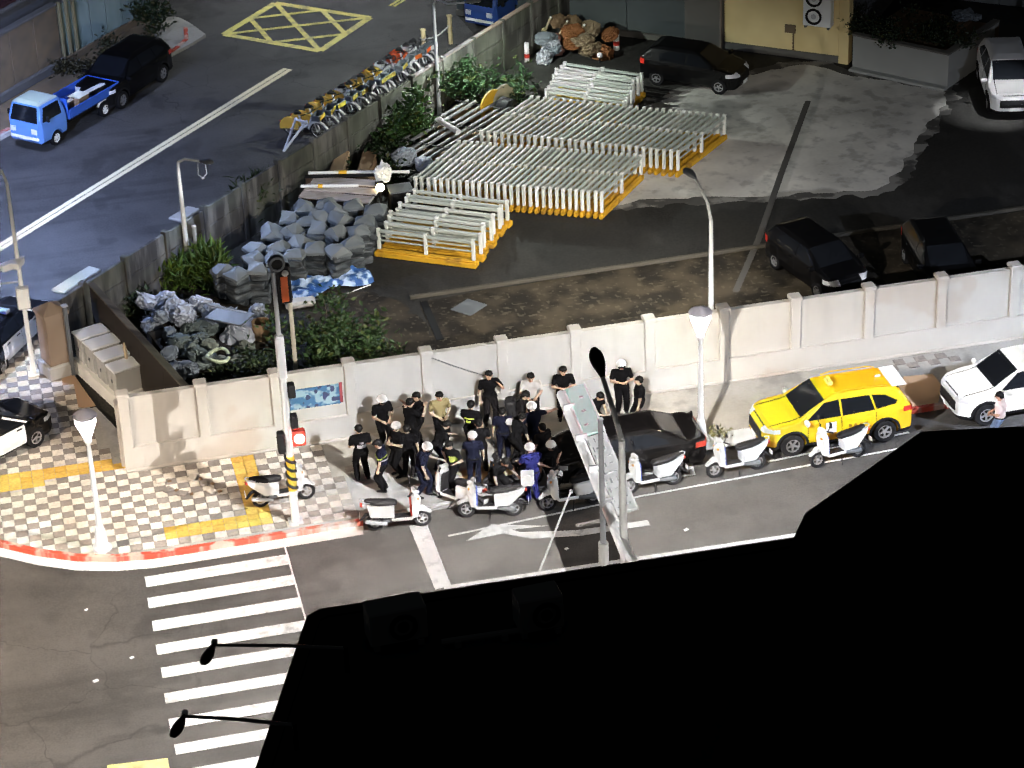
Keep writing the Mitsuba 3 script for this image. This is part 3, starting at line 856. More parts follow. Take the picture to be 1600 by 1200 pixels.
# dark building in the foreground, seen from above
ZR = 9.2
rp = [at(u, v, ZR)[:2] for u, v in [(500, 951), (1262, 837), (1900, 740), (1900, 1500), (330, 1500), (398, 1204), (470, 990), (480, 962)]]
db = thing('foreground_building', 'black flat roofed building filling the lower right of the picture', 'building')
add('wall', prism(Polygon(rp).buffer(-0.25), ZR - 0.35, 0.0), M_BWALL, db)
add('roof', prism(rp, 0.3, ZR - 0.35), M_ROOF, db)
rim = Polygon(rp).difference(Polygon(rp).buffer(-0.28))
add('parapet', prism(Polygon(rim.exterior, [h for h in rim.interiors]) if rim.geom_type == 'Polygon' else rim.geoms[0], 0.45 - 0.40, ZR - 0.049), M_ROOF, db)
ZR2 = 12.5
rp2 = [at(u, v, ZR2)[:2] for u, v in [(1241, 838), (1258, 802), (1440, 674), (1620, 665), (1900, 655), (1900, 1500), (1000, 1500)]]
db2 = thing('taller_building', 'taller black building with a slanting roof edge at the right below the white car', 'building')
add('wall', prism(Polygon(rp2).buffer(-0.2), ZR2 - 0.3, 0.0), M_BWALL, db2)
add('roof', prism(rp2, 0.3, ZR2 - 0.3), M_ROOF, db2)
# rooftop condenser units on the foreground roof
for (u0, v0, u1, v1), lab in [((580, 1014, 672, 1014), 'unlit rooftop condenser nearest the crosswalk'), ((814, 1000, 884, 990), 'unlit rooftop condenser with a round fan, farther from the crosswalk')]:
    a, b = at(u0, v0, ZR)[:2], at(u1, v1, ZR)[:2]
    t = thing('rooftop_condenser', lab, 'air conditioner', 'condensers on the dark roof')
    L = np.linalg.norm(b - a)
    c = (a + b) / 2 + np.array([0, 0.4])
    add('casing', cbox(c[0], c[1], ZR + 0.45, L, 0.6, 0.76, 0.03, 3), M_AC, t)
    fk = add('fan_ring', moved(lathe([(0.20, 0), (0.29, 0), (0.29, 0.05), (0.20, 0.05), (0.20, 0)], 28, 'y'), c[0] + 0.1, c[1] - 0.31, ZR + 0.45, 3), M_BLK, t)
    add('hub', moved(lathe([(0, 0), (0.12, 0), (0.12, 0.05), (0, 0.05)], 16, 'y'), c[0] + 0.1, c[1] - 0.31, ZR + 0.45, 3), M_BLK, fk)
    for s in (-1, 1): add('foot', cbox(c[0] + s * L * 0.38, c[1], ZR + 0.0, 0.12, 0.6, 0.16, 0.01), M_DSTEEL, t)
pt = thing('roof_pipe', 'pale pipe running between the two condensers on the dark roof', 'pipe')
pa, pb_ = at(690, 1003, ZR + 0.1), at(812, 985, ZR + 0.1)
add('run', tube([pa, (pa + pb_) / 2, pb_], 0.06), M_AC, pt)
for k in (0.2, 0.8):
    w = pa + (pb_ - pa) * k
    add('clip', bx(w[0], w[1], ZR + 0.03, 0.12, 0.2, 0.14), M_DSTEEL, pt)

# ================================================================ vegetation
LEAF_N = [0]


def bush(name, label, px, rad, h, n, leaf=0.16, tint=(0.05, 0.10, 0.035), z0=0.0, catg='bush', group=None, tall=False):
    c = at(px[0], px[1], z0)
    rng = np.random.default_rng(int(px[0] * 7 + px[1]))
    t = thing(name, label, catg, group)
    cl = rng.normal(size=(max(6, n // 90), 3)) * np.array([rad, rad, h * 0.42]) * 0.62 + np.array([0, 0, h * 0.55])
    which = rng.integers(0, len(cl), n)
    p = cl[which] + rng.normal(size=(n, 3)) * np.array([0.22, 0.22, 0.24 if not tall else 0.4]) * (0.6 + rad * 0.35)
    p[:, 2] = np.clip(np.abs(p[:, 2]), 0.04, h * 1.15)
    d = rng.normal(size=(n, 3)); d[:, 2] = np.abs(d[:, 2]) * (1.6 if tall else 0.5) + 0.1
    d /= np.linalg.norm(d, axis=1, keepdims=True)
    s = np.cross(d, rng.normal(size=(n, 3))); s /= np.linalg.norm(s, axis=1, keepdims=True)
    L = leaf * (0.6 + 0.8 * rng.random((n, 1))) * (1.6 if tall else 1.0)
    wd = 0.09 if tall else 0.27
    nn = np.cross(d, s)
    v = np.stack([p, p + d * L * 0.5 + s * L * wd + nn * L * 0.08, p + d * L, p + d * L * 0.5 - s * L * wd + nn * L * 0.08], 1).reshape(-1, 3) + c
    i = np.arange(n)[:, None] * 4
    f = np.vstack([i + [0, 1, 2], i + [0, 2, 3]])
    base = np.array(tint) * 0.38 * (0.55 + 0.9 * rng.random((n, 1))) * (0.8 + 0.5 * rng.random((len(cl), 1))[which])
    base = base + np.array([0.025, 0.018, 0.0]) * (rng.random((n, 1)) < 0.12)
    add('foliage', trimesh.Trimesh(v, f, process=False), M_LEAF, t, color=np.repeat(base, 4, 0))
    st = [tube([c + [0, 0, 0], c + cl[k] * [0.4, 0.4, 0.5], c + cl[k]], 0.018, 5, 0.007) for k in range(min(6, len(cl)))]
    for m in st: add('stem', m, M_BARK, t)
    return t


G_ = 'weeds along the concrete fence'
bush('bush', 'leafy green bush growing behind the pale wall left of the drain slot', (522, 563), 1.25, 1.25, 2600, 0.20, (0.06, 0.12, 0.04))
bush('bush', 'dark bushy shrub against the fence right of the tall lamp post', (735, 165), 1.35, 1.5, 2200, 0.2, (0.030, 0.075, 0.025))
bush('tall_weed', 'tall green weed against the fence above the pale bundled pipes', (640, 235), 0.75, 2.0, 1300, 0.24, (0.05, 0.12, 0.025), catg='weed')
bush('tall_weed', 'low dark weed at the fence foot left of the bundled pipes', (585, 262), 1.1, 0.8, 1100, 0.2, (0.03, 0.065, 0.02), catg='weed')
bush('tall_weed', 'bright grass tuft at the base of the short lamp post', (300, 452), 0.55, 0.8, 650, 0.3, (0.12, 0.21, 0.035), catg='weed', tall=True)
bush('tall_weed', 'bright grass tuft between the short lamp post and the grey stacks', (330, 455), 0.5, 1.0, 650, 0.3, (0.12, 0.21, 0.035), catg='weed', tall=True)
bush('tall_weed', 'straggly weed behind the grey stacks near the fence', (400, 345), 0.6, 1.3, 500, 0.24, (0.06, 0.09, 0.025), catg='weed', tall=True)
bush('tall_weed', 'low weeds behind the wall top below the pale bags', (375, 598), 1.2, 0.55, 1300, 0.16, (0.05, 0.085, 0.03), catg='weed')
bush('tall_weed', 'dull weeds at the foot of the dark inner wall', (215, 490), 0.5, 0.7, 400, 0.22, (0.05, 0.08, 0.03), catg='weed')
bush('hedge_plant', 'dark shrub at the left end of the planter', (1370, 52), 1.1, 0.6, 1500, 0.15, (0.022, 0.042, 0.018), 1.25, 'shrub')
bush('hedge_plant', 'dark shrub at the right end of the planter', (1465, 66), 1.1, 0.5, 1500, 0.15, (0.022, 0.040, 0.018), 1.25, 'shrub')
bush('verge_plant', 'dark shrub below the corrugated fence at its right end', (236, 48), 0.6, 1.1, 900, 0.18, (0.03, 0.055, 0.02), 0.1, 'shrub')
bush('verge_plant', 'brownish scrub below the corrugated fence beside the van', (185, 84), 1.1, 0.5, 900, 0.16, (0.05, 0.055, 0.022), 0.1, 'shrub')
bush('verge_plant', 'dry scrub below the corrugated fence near its left post', (130, 112), 0.9, 0.4, 700, 0.16, (0.07, 0.06, 0.028), 0.1, 'shrub')
bush('pavement_plant', 'small potted weed on the kerb beside the right lantern post', (1122, 684), 0.18, 0.26, 90, 0.11, (0.2, 0.2, 0.07), 0.14, 'plant')


# ================================================================ lamps and poles
def head_mesh(L=0.85, w=0.30, h=0.12):
    xs = np.linspace(0, L, 9)
    wd = w / 2 * np.array([0.30, 0.42, 0.62, 0.85, 0.97, 1.0, 0.97, 0.82, 0.45])
    pts = []
    for x, q in zip(xs, wd):
        for a in np.linspace(0, math.pi, 9):
            pts.append((x, q * math.cos(a), h * (0.35 + 0.65 * min(1, q / (w / 2))) * math.sin(a)))
    return trimesh.convex.convex_hull(np.array(pts))


def spot(key, pos, power, col, cut=82, beam=50, target=None):
    pos = np.asarray(pos, float)
    tg = pos + [0, 0, -1] if target is None else np.asarray(target, float)
    scene[key] = {'type': 'spot', 'to_world': T().look_at(origin=pos.tolist(), target=tg.tolist(), up=[0.1, 1, 0.03]),
                  'intensity': rgb(np.array(col) * power), 'cutoff_angle': float(cut), 'beam_width': float(beam)}


def street_lamp(label, base, arm, mat_pole, mat_head, power=0, col=(1, 1, 1), head=(0.85, 0.30), z0=0.0, r=0.09, group=None, aim=None, cut=82, beam=50, plate=True, tilt=0.0):
    """base (x, y), arm: the points of the arm from the pole top to the head's root, then the head's direction."""
    t = thing('street_lamp', label, 'street lamp', group)
    b = np.array([base[0], base[1], z0])
    top = np.asarray(arm[0], float)
    add('pole', tube([b, (b + top) / 2, top], r, 12, r * 0.62), mat_pole, t, smooth=40)
    if plate: add('base_plate', cbox(b[0], b[1], z0 + 0.04, 0.34, 0.34, 0.06, 0.01), mat_pole, t)
    add('arm', tube(np.asarray(arm, float), r * 0.55, 10, r * 0.42), mat_pole, t, smooth=40)
    e = np.asarray(arm[-1], float)
    d = np.asarray(arm[-1], float) - np.asarray(arm[-2], float)
    az = math.degrees(math.atan2(d[1], d[0]))
    hm = head_mesh(*head)
    dn = d[:2] / np.linalg.norm(d[:2])
    c = e + np.array([dn[0], dn[1], math.tan(math.radians(tilt))]) * head[0] * 0.58
    lm = cbox(head[0] * 0.58, 0, -0.012, head[0] * 0.6, head[1] * 0.62, 0.02, 0.008)
    for m in (hm, lm): m.apply_transform(trimesh.transformations.rotation_matrix(math.radians(-tilt), [0, 1, 0]))
    k = add('head', moved(hm, *e, az), mat_head, t, smooth=40)
    add('lens', moved(lm, *e, az), M_LAMPGLASS, k)
    if power:
        spot('spot_' + t, c + [0, 0, -0.10], power, col, cut, beam, None if aim is None else aim)
    return t


def arc(p, q, bulge, n=8):
    p, q = np.asarray(p, float), np.asarray(q, float)
    s = np.linspace(0, 1, n)[:, None]
    return p + (q - p) * s + np.array([0, 0, bulge]) * np.sin(s * np.pi)


# near side lamps: heads seen dark from above
def up(px, bb):
    """height above the base bb at which the photograph's row px lies"""
    for z in np.linspace(0, 14, 2801):
        d = np.array([bb[0], bb[1], z]) - EYE
        if 600 + FL * (d @ CD) / (d @ CF) < px: return z
    return 14.0


def xat(u, y, z):
    """the x at which the place (x, y, z) lies in the photograph's column u"""
    lo, hi = -60.0, 60.0
    for _ in range(60):
        m = (lo + hi) / 2
        d = np.array([m, y, z]) - EYE
        if 800 + FL * (d @ CR) / (d @ CF) < u: lo = m
        else: hi = m
    return m


E1 = at(942, 590, 8.6)
P1 = np.array([xat(975, -13.2, 4.5), -13.2])
pole_top = np.array([P1[0], P1[1], up(688, P1)])
sl = E1 - pole_top
street_lamp('street lamp reaching over the crowd, its teardrop head black from above', P1, [pole_top, pole_top + sl * [.5, .5, .55], E1], M_WHITE2, M_BLK, 3100, (1.0, 0.95, 0.89), (0.85, 0.36), 0.0, 0.13, tilt=math.degrees(math.atan2(sl[2] * .9, np.linalg.norm(sl[:2]))))
for (u, v, ue, ve, lab) in [(334, 1008, 540, 1013, 'street lamp on a dark roof bracket over the crosswalk, the farther of two'), (288, 1119, 460, 1133, 'street lamp on a dark roof bracket over the crosswalk, the nearer of two')]:
    h = at(u, v, ZR + .5)
    e = at(ue, ve, ZR + .5)
    tip = at(u - 14, v + 30, ZR + .45) - h
    t = thing('street_lamp', lab, 'street lamp')
    add('arm', tube([e, (e + h) / 2 + [0, 0, .03], h], 0.04, 8, 0.03), M_DSTEEL, t)
    add('pole', tube([[e[0], e[1], ZR - 0.1], [e[0], e[1], ZR + .55]], 0.05, 8), M_BLK, t)
    az = math.degrees(math.atan2(tip[1], tip[0]))
    k = add('head', moved(head_mesh(0.68, 0.23, 0.10), *h, az), M_BLK, t, smooth=40)
    dn = tip[:2] / np.linalg.norm(tip[:2])
    c = h + np.array([dn[0], dn[1], 0]) * 0.38
    add('lens', moved(cbox(0, 0, -0.012, 0.36, 0.13, 0.02, 0.008), *c, az), M_LAMPGLASS, k)
    add('bracket', cbox(h[0] - dn[0] * .05, h[1] - dn[1] * .05, h[2] + 0.04, 0.11, 0.11, 0.10, 0.02, az), M_LAMPGLASS if '1119' in str(v) else M_DSTEEL, t)
    spot('spot_' + t, c + [0, 0, -0.10], 230, (0.95, 0.97, 1.0), 68, 50, c + [-0.75, 0.45, -1.1])
# a lamp of the same row farther along the road, outside the picture
street_lamp('street lamp farther along the near road, beyond the right edge', (21.5, -12.6), [(21.5, -12.6, 7.9), (21.3, -11.8, 8.3), (21.0, -10.8, 8.55)], M_WHITE2, M_BLK, 1900, (0.80, 0.90, 1.1), (1.05, 0.36))
street_lamp('street lamp across the junction, beyond the left edge', (-24.5, -5.0), [(-24.5, -5.0, 8.0), (-23.8, -4.9, 8.5), (-22.9, -4.8, 8.55)], M_WHITE2, M_BLK, 1500, (1.0, 0.80, 0.60), (1.05, 0.36))

# added fill lamps, unseen on the street front below the dark roof edge
for k, (x, lab) in enumerate([(-5.2, 'added fill lamp on the dark building facing the crosswalk end'), (1.5, 'added fill lamp on the dark building facing the sign mast'), (9.5, 'added fill lamp on the dark building facing the taxi')]):
    t = thing('fill_lamp', lab, 'fill lamp', 'added fill lamps on the street front')
    y = -20.1 if x < 3 else -16.5
    add('bracket', tube([(x, y - .3, 6.7), (x, y + .2, 6.9), (x, y + .5, 6.85)], .03, 6), M_DSTEEL, t)
    add('shade', moved(lathe([(.05, .12), (.20, .0), (.22, -.02), (.05, .10), (.05, .12)], 16), x, y + .5, 6.8), M_DSTEEL, t)
    spot('spot_' + t, (x, y + .55, 6.75), 60, (1.0, 0.95, 0.9), 80, 45, (x, y + 6, 2.0))

# far road and yard lamps
b = at(297, 437)
tz = 4.35
top = np.array([b[0], b[1], tz - 0.35])
street_lamp('short pale lamp post at the fence with a dark drooping head', b[:2], [top, top + [0.02, 0, .25], top + [0.25, -0.05, .35], at(312, 252, tz)], M_WHITE2, M_DSTEEL, 70, (0.58, 0.74, 1.15), (0.5, 0.25), 0.0, 0.10)
c = at(316, 268, 4.0)
hk = thing('hanging_bracket', 'thin wire loop hanging below the dark lamp head', 'wire loop')
add('loop', tube([c + [-.12, 0, .3], c + [-.14, 0, -.1], c + [0, 0, -.22], c + [.14, 0, -.1], c + [.12, 0, .3]], 0.018, 6), M_STEEL, hk)
add('weight', cbox(c[0], c[1], c[2] - .24, .1, .06, .06, .02), M_STEEL, hk)
b = at(312, 440)
gp2 = thing('slim_post', 'slim short grey post just right of the short pale lamp post', 'post')
add('shaft', tube([(b[0], b[1], 0), (b[0], b[1], 2.0)], 0.07, 8), M_STEEL, gp2)
add('cap', cbox(b[0], b[1], 2.02, .16, .16, .05, .02), M_STEEL, gp2)
b = at(687, 182)
tz = 4.6
top = np.array([b[0], b[1], tz - 0.2])
street_lamp('tall pale lamp post rising through the bundled pipes in the yard', b[:2], [top, top + [0.1, 0.05, .2], at(700, 6, tz), at(726, 4, tz)], M_STEEL, M_DSTEEL, 330, (0.90, 1.0, 0.92), (0.6, 0.25), 0.0, 0.09)
b = np.array([xat(1111, 2.25, 3.6), 2.25])
top = np.array([b[0], b[1], up(345, b)])
street_lamp('curved street lamp behind the boundary wall reaching over the yard', b, [top, top + [-.03, .22, .45], top + [-.10, .60, .75], top + [-.16, 1.0, .92]], M_WHITE2, M_STEEL, 560, (1.0, 0.96, 0.86), (0.75, 0.3), 0.0, 0.10, aim=top + [-2.6, 5.5, -5.0], cut=64, beam=30)
yl = at(1720, 215)[:2]
cw = at(1572, 150, 0.8)
street_lamp('added lamp beyond the right edge, its narrow beam on the white car', yl, [np.append(yl, 6.2), np.append(yl, 6.6) + [-.3, .3, 0], np.append(yl, 6.7) + [-.9, .7, 0]], M_WHITE2, M_STEEL, 330, (0.95, 0.98, 1.0), (0.6, 0.28), aim=cw + [0, 0, .4], cut=15, beam=8)  # unseen lamp added to brighten the white car
# left pole with cameras
b = at(53, 585, 0.14)
zt = up(285, b)
top = np.array([b[0], b[1], zt])
street_lamp('tall slim lamp post carrying cameras beside the gate pillar', b[:2], [top, top + [-0.1, 0.1, .35], top + [-0.5, 0.4, .62], top + [-1.6, 1.3, .72], top + [-2.2, 1.8, .72]], M_WHITE2, M_DSTEEL, 1500, (0.46, 0.63, 1.15), (0.85, .3), 0.14, 0.085, aim=top + [-4.4, 5.2, -5.0], cut=68, beam=40)
street_lamp('street lamp on the far kerb, beyond the upper left edge', at(-150, 268)[:2], [np.append(at(-150, 268)[:2], 8.0), np.append(at(-150, 268)[:2], 8.4) + [.8, -.8, 0], np.append(at(-150, 268)[:2], 8.5) + [2.2, -2.2, 0]], M_WHITE2, M_DSTEEL, 420, (0.50, 0.62, 1.1))
street_lamp('street lamp farther up the far road, beyond the top edge', at(420, -95)[:2], [np.append(at(420, -95)[:2], 8.0), np.append(at(420, -95)[:2], 8.4) + [.8, -.8, 0], np.append(at(420, -95)[:2], 8.5) + [2.2, -2.2, 0]], M_WHITE2, M_DSTEEL, 380, (0.90, 0.96, 1.0))
zc = up(418, b)
for k, (dx, dy, dz, lab) in enumerate([(-0.30, -0.1, 0.12, 'white camera on the left arm of the tall slim lamp post'), (0.02, -0.16, 0.2, 'white camera at the front of the tall slim lamp post'), (-0.75, -0.05, -0.35, 'white camera at the far end of the side arm, left of the lamp post')]):
    t = thing('security_camera', lab, 'camera')
    c = np.array([b[0] + dx, b[1] + dy, zc + dz])
    add('housing', cbox(c[0], c[1], c[2], 0.5, 0.2, 0.2, 0.03, 25 + 40 * k), M_WHITE, t)
    add('hood', cbox(c[0] - .02, c[1], c[2] + 0.12, 0.56, 0.25, 0.03, 0.01, 25 + 40 * k), M_WHITE, t)
    add('bracket', tube([c + [0, 0, -.08], [b[0], b[1], c[2] - 0.12]], 0.03, 6), M_STEEL, t)
bxx = thing('control_box', 'pale control box strapped to the tall slim lamp post', 'box')
zc = up(462, b)
add('case', cbox(b[0], b[1] - 0.14, zc, 0.40, 0.22, 0.72, 0.02), M_CAB, bxx)
add('door', cbox(b[0], b[1] - 0.256, zc, 0.34, 0.016, 0.64, 0.006), M_WHITE2, bxx)
add('strap', cbox(b[0], b[1] - 0.05, zc + .2, 0.2, 0.3, 0.03, 0.006), M_DSTEEL, bxx)

# lantern posts
LANT = Proto()
LANT.part('base', lathe([(0, 0), (0.26, 0), (0.26, 0.10), (0.19, 0.16), (0.15, 0.55), (0.11, 0.75), (0, 0.75)], 24), M_WHITE, smooth=35)
LANT.part('pole', lathe([(0, 0.74), (0.085, 0.74), (0.075, 2.2), (0.055, 3.42), (0, 3.42)], 20), M_WHITE, smooth=35)
LANT.part('collar', lathe([(0, 3.4), (0.09, 3.4), (0.12, 3.48), (0.09, 3.55), (0, 3.55)], 20), M_WHITE, smooth=35)
LANT.part('cap', lathe([(0, 4.40), (0.06, 4.42), (0.30, 4.30), (0.34, 4.24), (0.29, 4.22), (0, 4.22)], 24), mat('lantern_cap', (0.25, 0.24, 0.27), 0.5), smooth=35)
lant_glow = mikit.ply(lathe([(0, 3.552), (0.10, 3.552), (0.29, 4.05), (0.29, 4.218), (0, 4.218)], 24), mat('lantern_glass', (0.8, 0.8, 0.8), 0.4), smooth=35)
for (u, v, lab, e, col) in [(160, 858, 'white lantern post at the pavement corner by the red kerb', 95.0, (1.0, 0.87, 0.74)), (1095, 690, 'white lantern post in front of the wall left of the taxi', 170.0, (1.0, 0.79, 0.56))]:
    b = at(u, v, 0.14)
    k = LANT.place('lantern_post', lab, 'lantern post', TR(b[0], b[1], 0.14))
    scene[k + '__diffuser'] = {**lant_glow, 'to_world': TR(b[0], b[1], 0.14), 'emitter': {'type': 'area', 'radiance': rgb(np.array(col) * e)}}
# planter bed under the right lantern
b = at(1130, 690, 0.14)
tag(add('kerb_bed', prism([(b[0] - 1.0, b[1] - .32), (b[0] + 1.0, b[1] - .26), (b[0] + 1.0, b[1] + .5), (b[0] - 1.0, b[1] + .5)], 0.05, 0.12), M_WHITE2), 'white kerb bed round the right lantern post', None, None, 'structure')

# signal pole on the pavement, striped at the foot
b = at(462, 815, 0.14)
sg = thing('signal_pole', 'tall pale signal pole with black and yellow stripes on the pavement', 'signal pole')
z1, z2, zt = up(590, b), up(524, b), up(425, b)
add('shaft', tube([(b[0], b[1], 0.14), (b[0], b[1], z1)], 0.115, 14, 0.10), M_WHITE2, sg, smooth=40)
add('upper_shaft', tube([(b[0], b[1], z1), (b[0], b[1], zt)], 0.075, 12, 0.06), M_STEEL, sg, smooth=40)
add('thick_sleeve', cbox(b[0], b[1], (z1 + z2) / 2, 0.24, 0.24, z2 - z1, 0.03), M_WHITE, sg)
add('base_plate', cbox(b[0], b[1], 0.17, 0.4, 0.4, 0.06, 0.01), M_STEEL, sg)
zs0, zs1 = up(765, b), up(712, b)
sleeve = trimesh.creation.cylinder(0.122, zs1 - zs0, sections=20); sleeve.apply_translation((b[0], b[1], (zs0 + zs1) / 2))
add('yellow_band', sleeve, M_YELLOW, sg, smooth=40)
for k in range(4):
    aa = np.linspace(-0.6, 0.6 + math.pi, 14)
    zc = zs0 + (k + 0.35) * (zs1 - zs0) / 4
    pts = [(b[0] + 0.126 * math.cos(a), b[1] + 0.126 * math.sin(a) * -1, zc + 0.10 * (a - 0.9) / 1.5) for a in aa]
    add('black_stripe', tube(pts, 0.045, 6), M_BLK, sg)
for (pxr, side, nm) in [(690, -1, 'dark_box'), (612, 1, 'dark_box'), (660, 1, 'dark_box')]:
    zc = up(pxr, b)
    add(nm, cbox(b[0] + side * 0.2, b[1] + 0.02, zc, 0.2, 0.28, 0.62 if pxr == 690 else 0.4, 0.03), M_BLK, sg)
rl = thing('red_signal', 'glowing round red signal lamp fixed to the striped pole', 'signal lamp')
zc = up(687, b)
add('housing', cbox(b[0] + 0.30, b[1] + 0.06, zc, 0.36, 0.2, 0.5, 0.04), M_RPAINT, rl)
lk = add('lens', moved(lathe([(0, 0), (0.15, 0), (0.13, 0.06), (0, 0.10)], 24, 'y'), b[0] + 0.30, b[1] - 0.045, zc), mat('red_glow_glass', (0.8, 0.3, 0.25), 0.4), rl, smooth=40)
scene[lk]['emitter'] = {'type': 'area', 'radiance': rgb((200, 10, 6))}
th = thing('traffic_signal', 'dark signal head with an orange red face at the top of the signal pole', 'traffic signal')
hz = up(428, b)
c = np.array([b[0] + 0.24, b[1], hz - 0.35])
add('casing', cbox(c[0], c[1] + 0.06, c[2], 0.42, 0.2, 1.15, 0.04), M_BLK, th)
add('face', cbox(c[0] + 0.02, c[1] - 0.06, c[2] - 0.12, 0.2, 0.03, 0.75, 0.012), M_ORANGE, th)
rk = add('ring', moved(lathe([(0.15, 0), (0.22, 0), (0.22, 0.18), (0.15, 0.18), (0.15, 0)], 24, 'y'), c[0] - 0.14, c[1] - 0.02, hz + 0.35), M_DSTEEL, th, smooth=40)
add('back_disc', moved(lathe([(0, 0.1), (0.16, 0.1), (0.16, 0.16), (0, 0.16)], 20, 'y'), c[0] - 0.14, c[1] - 0.02, hz + 0.35), M_BLK, rk)
add('white_knob', trimesh.creation.icosphere(2, 0.09).apply_translation((c[0] + 0.06, c[1] - 0.1, hz + 0.02)), M_WHITE2, th)
b2 = at(463, 585)
yp = thing('bare_pole', 'bare yellowish pole standing behind the wall right of the signal pole', 'pole')
add('shaft', tube([(b2[0], b2[1], 0), (b2[0], b2[1], up(452, b2))], 0.075, 10, 0.065), mat('pole_cream', (0.42, 0.40, 0.32), 0.8), yp)
add('cap', cbox(b2[0], b2[1], up(452, b2) + .02, .16, .16, .05, .02), M_STEEL, yp)

# banner on the wall
bn_ = thing('wall_banner', 'faded blue printed banner hung on the wall right of the signal pole', 'banner')
a_, c_ = at(458, 640, 1.75), at(536, 622, 1.75)
zb0, zb1 = 1.32, 1.98
add('cloth', bx((a_[0] + c_[0]) / 2, W_Y + 0.02, (zb0 + zb1) / 2, c_[0] - a_[0], 0.012, zb1 - zb0), M_BANNER, bn_)
add('end_strip', bx(c_[0] + 0.02, W_Y + 0.018, (zb0 + zb1) / 2 + 0.03, 0.09, 0.014, zb1 - zb0), mat('banner_end', (.16, .03, .04), .7), bn_)

# sign mast over the near road
ZA = 4.9
ax = at(985, 880, ZA)
y0, y1 = ax[1], at(876, 616, ZA)[1]
xm = at(876, 616, ZA)[0]
mk = thing('sign_mast', 'white sign mast with a green board reaching across the road above the scooters', 'sign mast')
add('post', tube([(ax[0], y0 - .1, 0), (ax[0], y0 - .1, ZA + .2)], 0.15, 12), M_WHITE2, mk)
add('arm', tube([(ax[0], y0, ZA), ((ax[0] + xm) / 2, (y0 + y1) / 2, ZA), (xm, y1, ZA)], 0.17, 12, 0.12), M_WHITE, mk, smooth=40)


arm_d = np.array([ax[0] - xm, y0 - y1]) / np.hypot(ax[0] - xm, y0 - y1)
SLANT = trimesh.transformations.rotation_matrix(math.radians(-12), [0, 1, 0])


def board(name, ya, yb, xa, xb, m, parent, lift=0.0, th=0.07):
    """a slab along the arm, slightly tipped, from xa to xb beside it"""
    b = cbox((xa + xb) / 2, 0, lift, xb - xa, yb - ya, th, 0.01)
    b.apply_transform(SLANT)
    off = y1 - (ya + yb) / 2
    return add(name, moved(b, xm + arm_d[0] * off + .05, y1 + arm_d[1] * off, ZA + 0.16, math.degrees(math.atan2(-arm_d[0], -arm_d[1])) * -1), m, parent)


ya, yb = y1 - 2.6, y1 - 0.1
gb = board('green_board', ya, yb, 0.06, 0.56, M_GREENSIGN, mk)
for xa in (0.0, 0.565): board('white_border', ya, yb, xa, xa + .055, M_WHITE, mk, th=.09)
ps = board('pale_board', ya - 3.9, ya - 0.12, 0.06, 0.56, M_PALESIGN, mk)
board('white_border', ya - 3.9, ya - 0.12, 0.565, 0.60, M_WHITE, mk, th=.09)
rs = np.random.default_rng(3)
for k in range(9):
    yy = ya - 0.4 - 0.4 * k
    for s in range(3):
        xa = .10 + .14 * s + rs.uniform(-.03, .03)
        if rs.random() < .5: board('marking', yy - rs.uniform(.08, .18), yy + rs.uniform(.02, .14), xa, xa + rs.uniform(.025, .05), M_SIGNMARK, ps, .042, .012)
        else: board('marking', yy - rs.uniform(.0, .1), yy + .05 - rs.uniform(-.02, .1), xa, xa + rs.uniform(.08, .14), M_SIGNMARK, ps, .043, .012)
for k in range(3):
    yy = ya + .4 + .7 * k
    board('marking', yy, yy + .09, .16 + .08 * k, .26 + .08 * k, M_SIGNMARK, gb, .042, .012)
for k in range(4):
    add('clamp', cbox(xm + arm_d[0] * (1 + 1.6 * k) + .02, y1 + arm_d[1] * (1 + 1.6 * k), ZA + .1, 0.3, 0.08, 0.3, 0.01), M_STEEL, mk)
bt = at(938, 656, 7.4)
gpo = thing('grey_pole', 'slim grey pole beside the sign mast', 'pole')
add('shaft', tube([(bt[0], bt[1], 0), (bt[0], bt[1], 7.4)], 0.085, 10, 0.06), M_STEEL, gpo)
add('collar', tube([(bt[0], bt[1], 3.3), (bt[0], bt[1], 3.9)], 0.13, 10), M_WHITE2, gpo)
add('cap', cbox(bt[0], bt[1], 7.42, .14, .14, .06, .02), M_STEEL, gpo)
gw = thing('guy_wire', 'thin white guy wire slanting down from the sign mast', 'wire')
a_, c_ = at(892, 768, ZA), at(843, 892, ZA - .4)
add('strand', tube([a_, (a_ + c_) / 2, c_], 0.028, 6), M_WHITE2, gw)
add('clip', cbox(*a_, .08, .08, .12, .02), M_STEEL, gw)
wx = thing('wall_shadow_line', 'thin dark strand drawn as a wire shadow on the boundary wall', 'cable')
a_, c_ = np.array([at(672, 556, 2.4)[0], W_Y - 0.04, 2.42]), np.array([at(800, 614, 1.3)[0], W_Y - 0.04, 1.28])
add('strand', tube(arc(a_, c_, -0.05), 0.014, 5), M_DSTEEL, wx)  # dark strand standing for the shadow of a wire


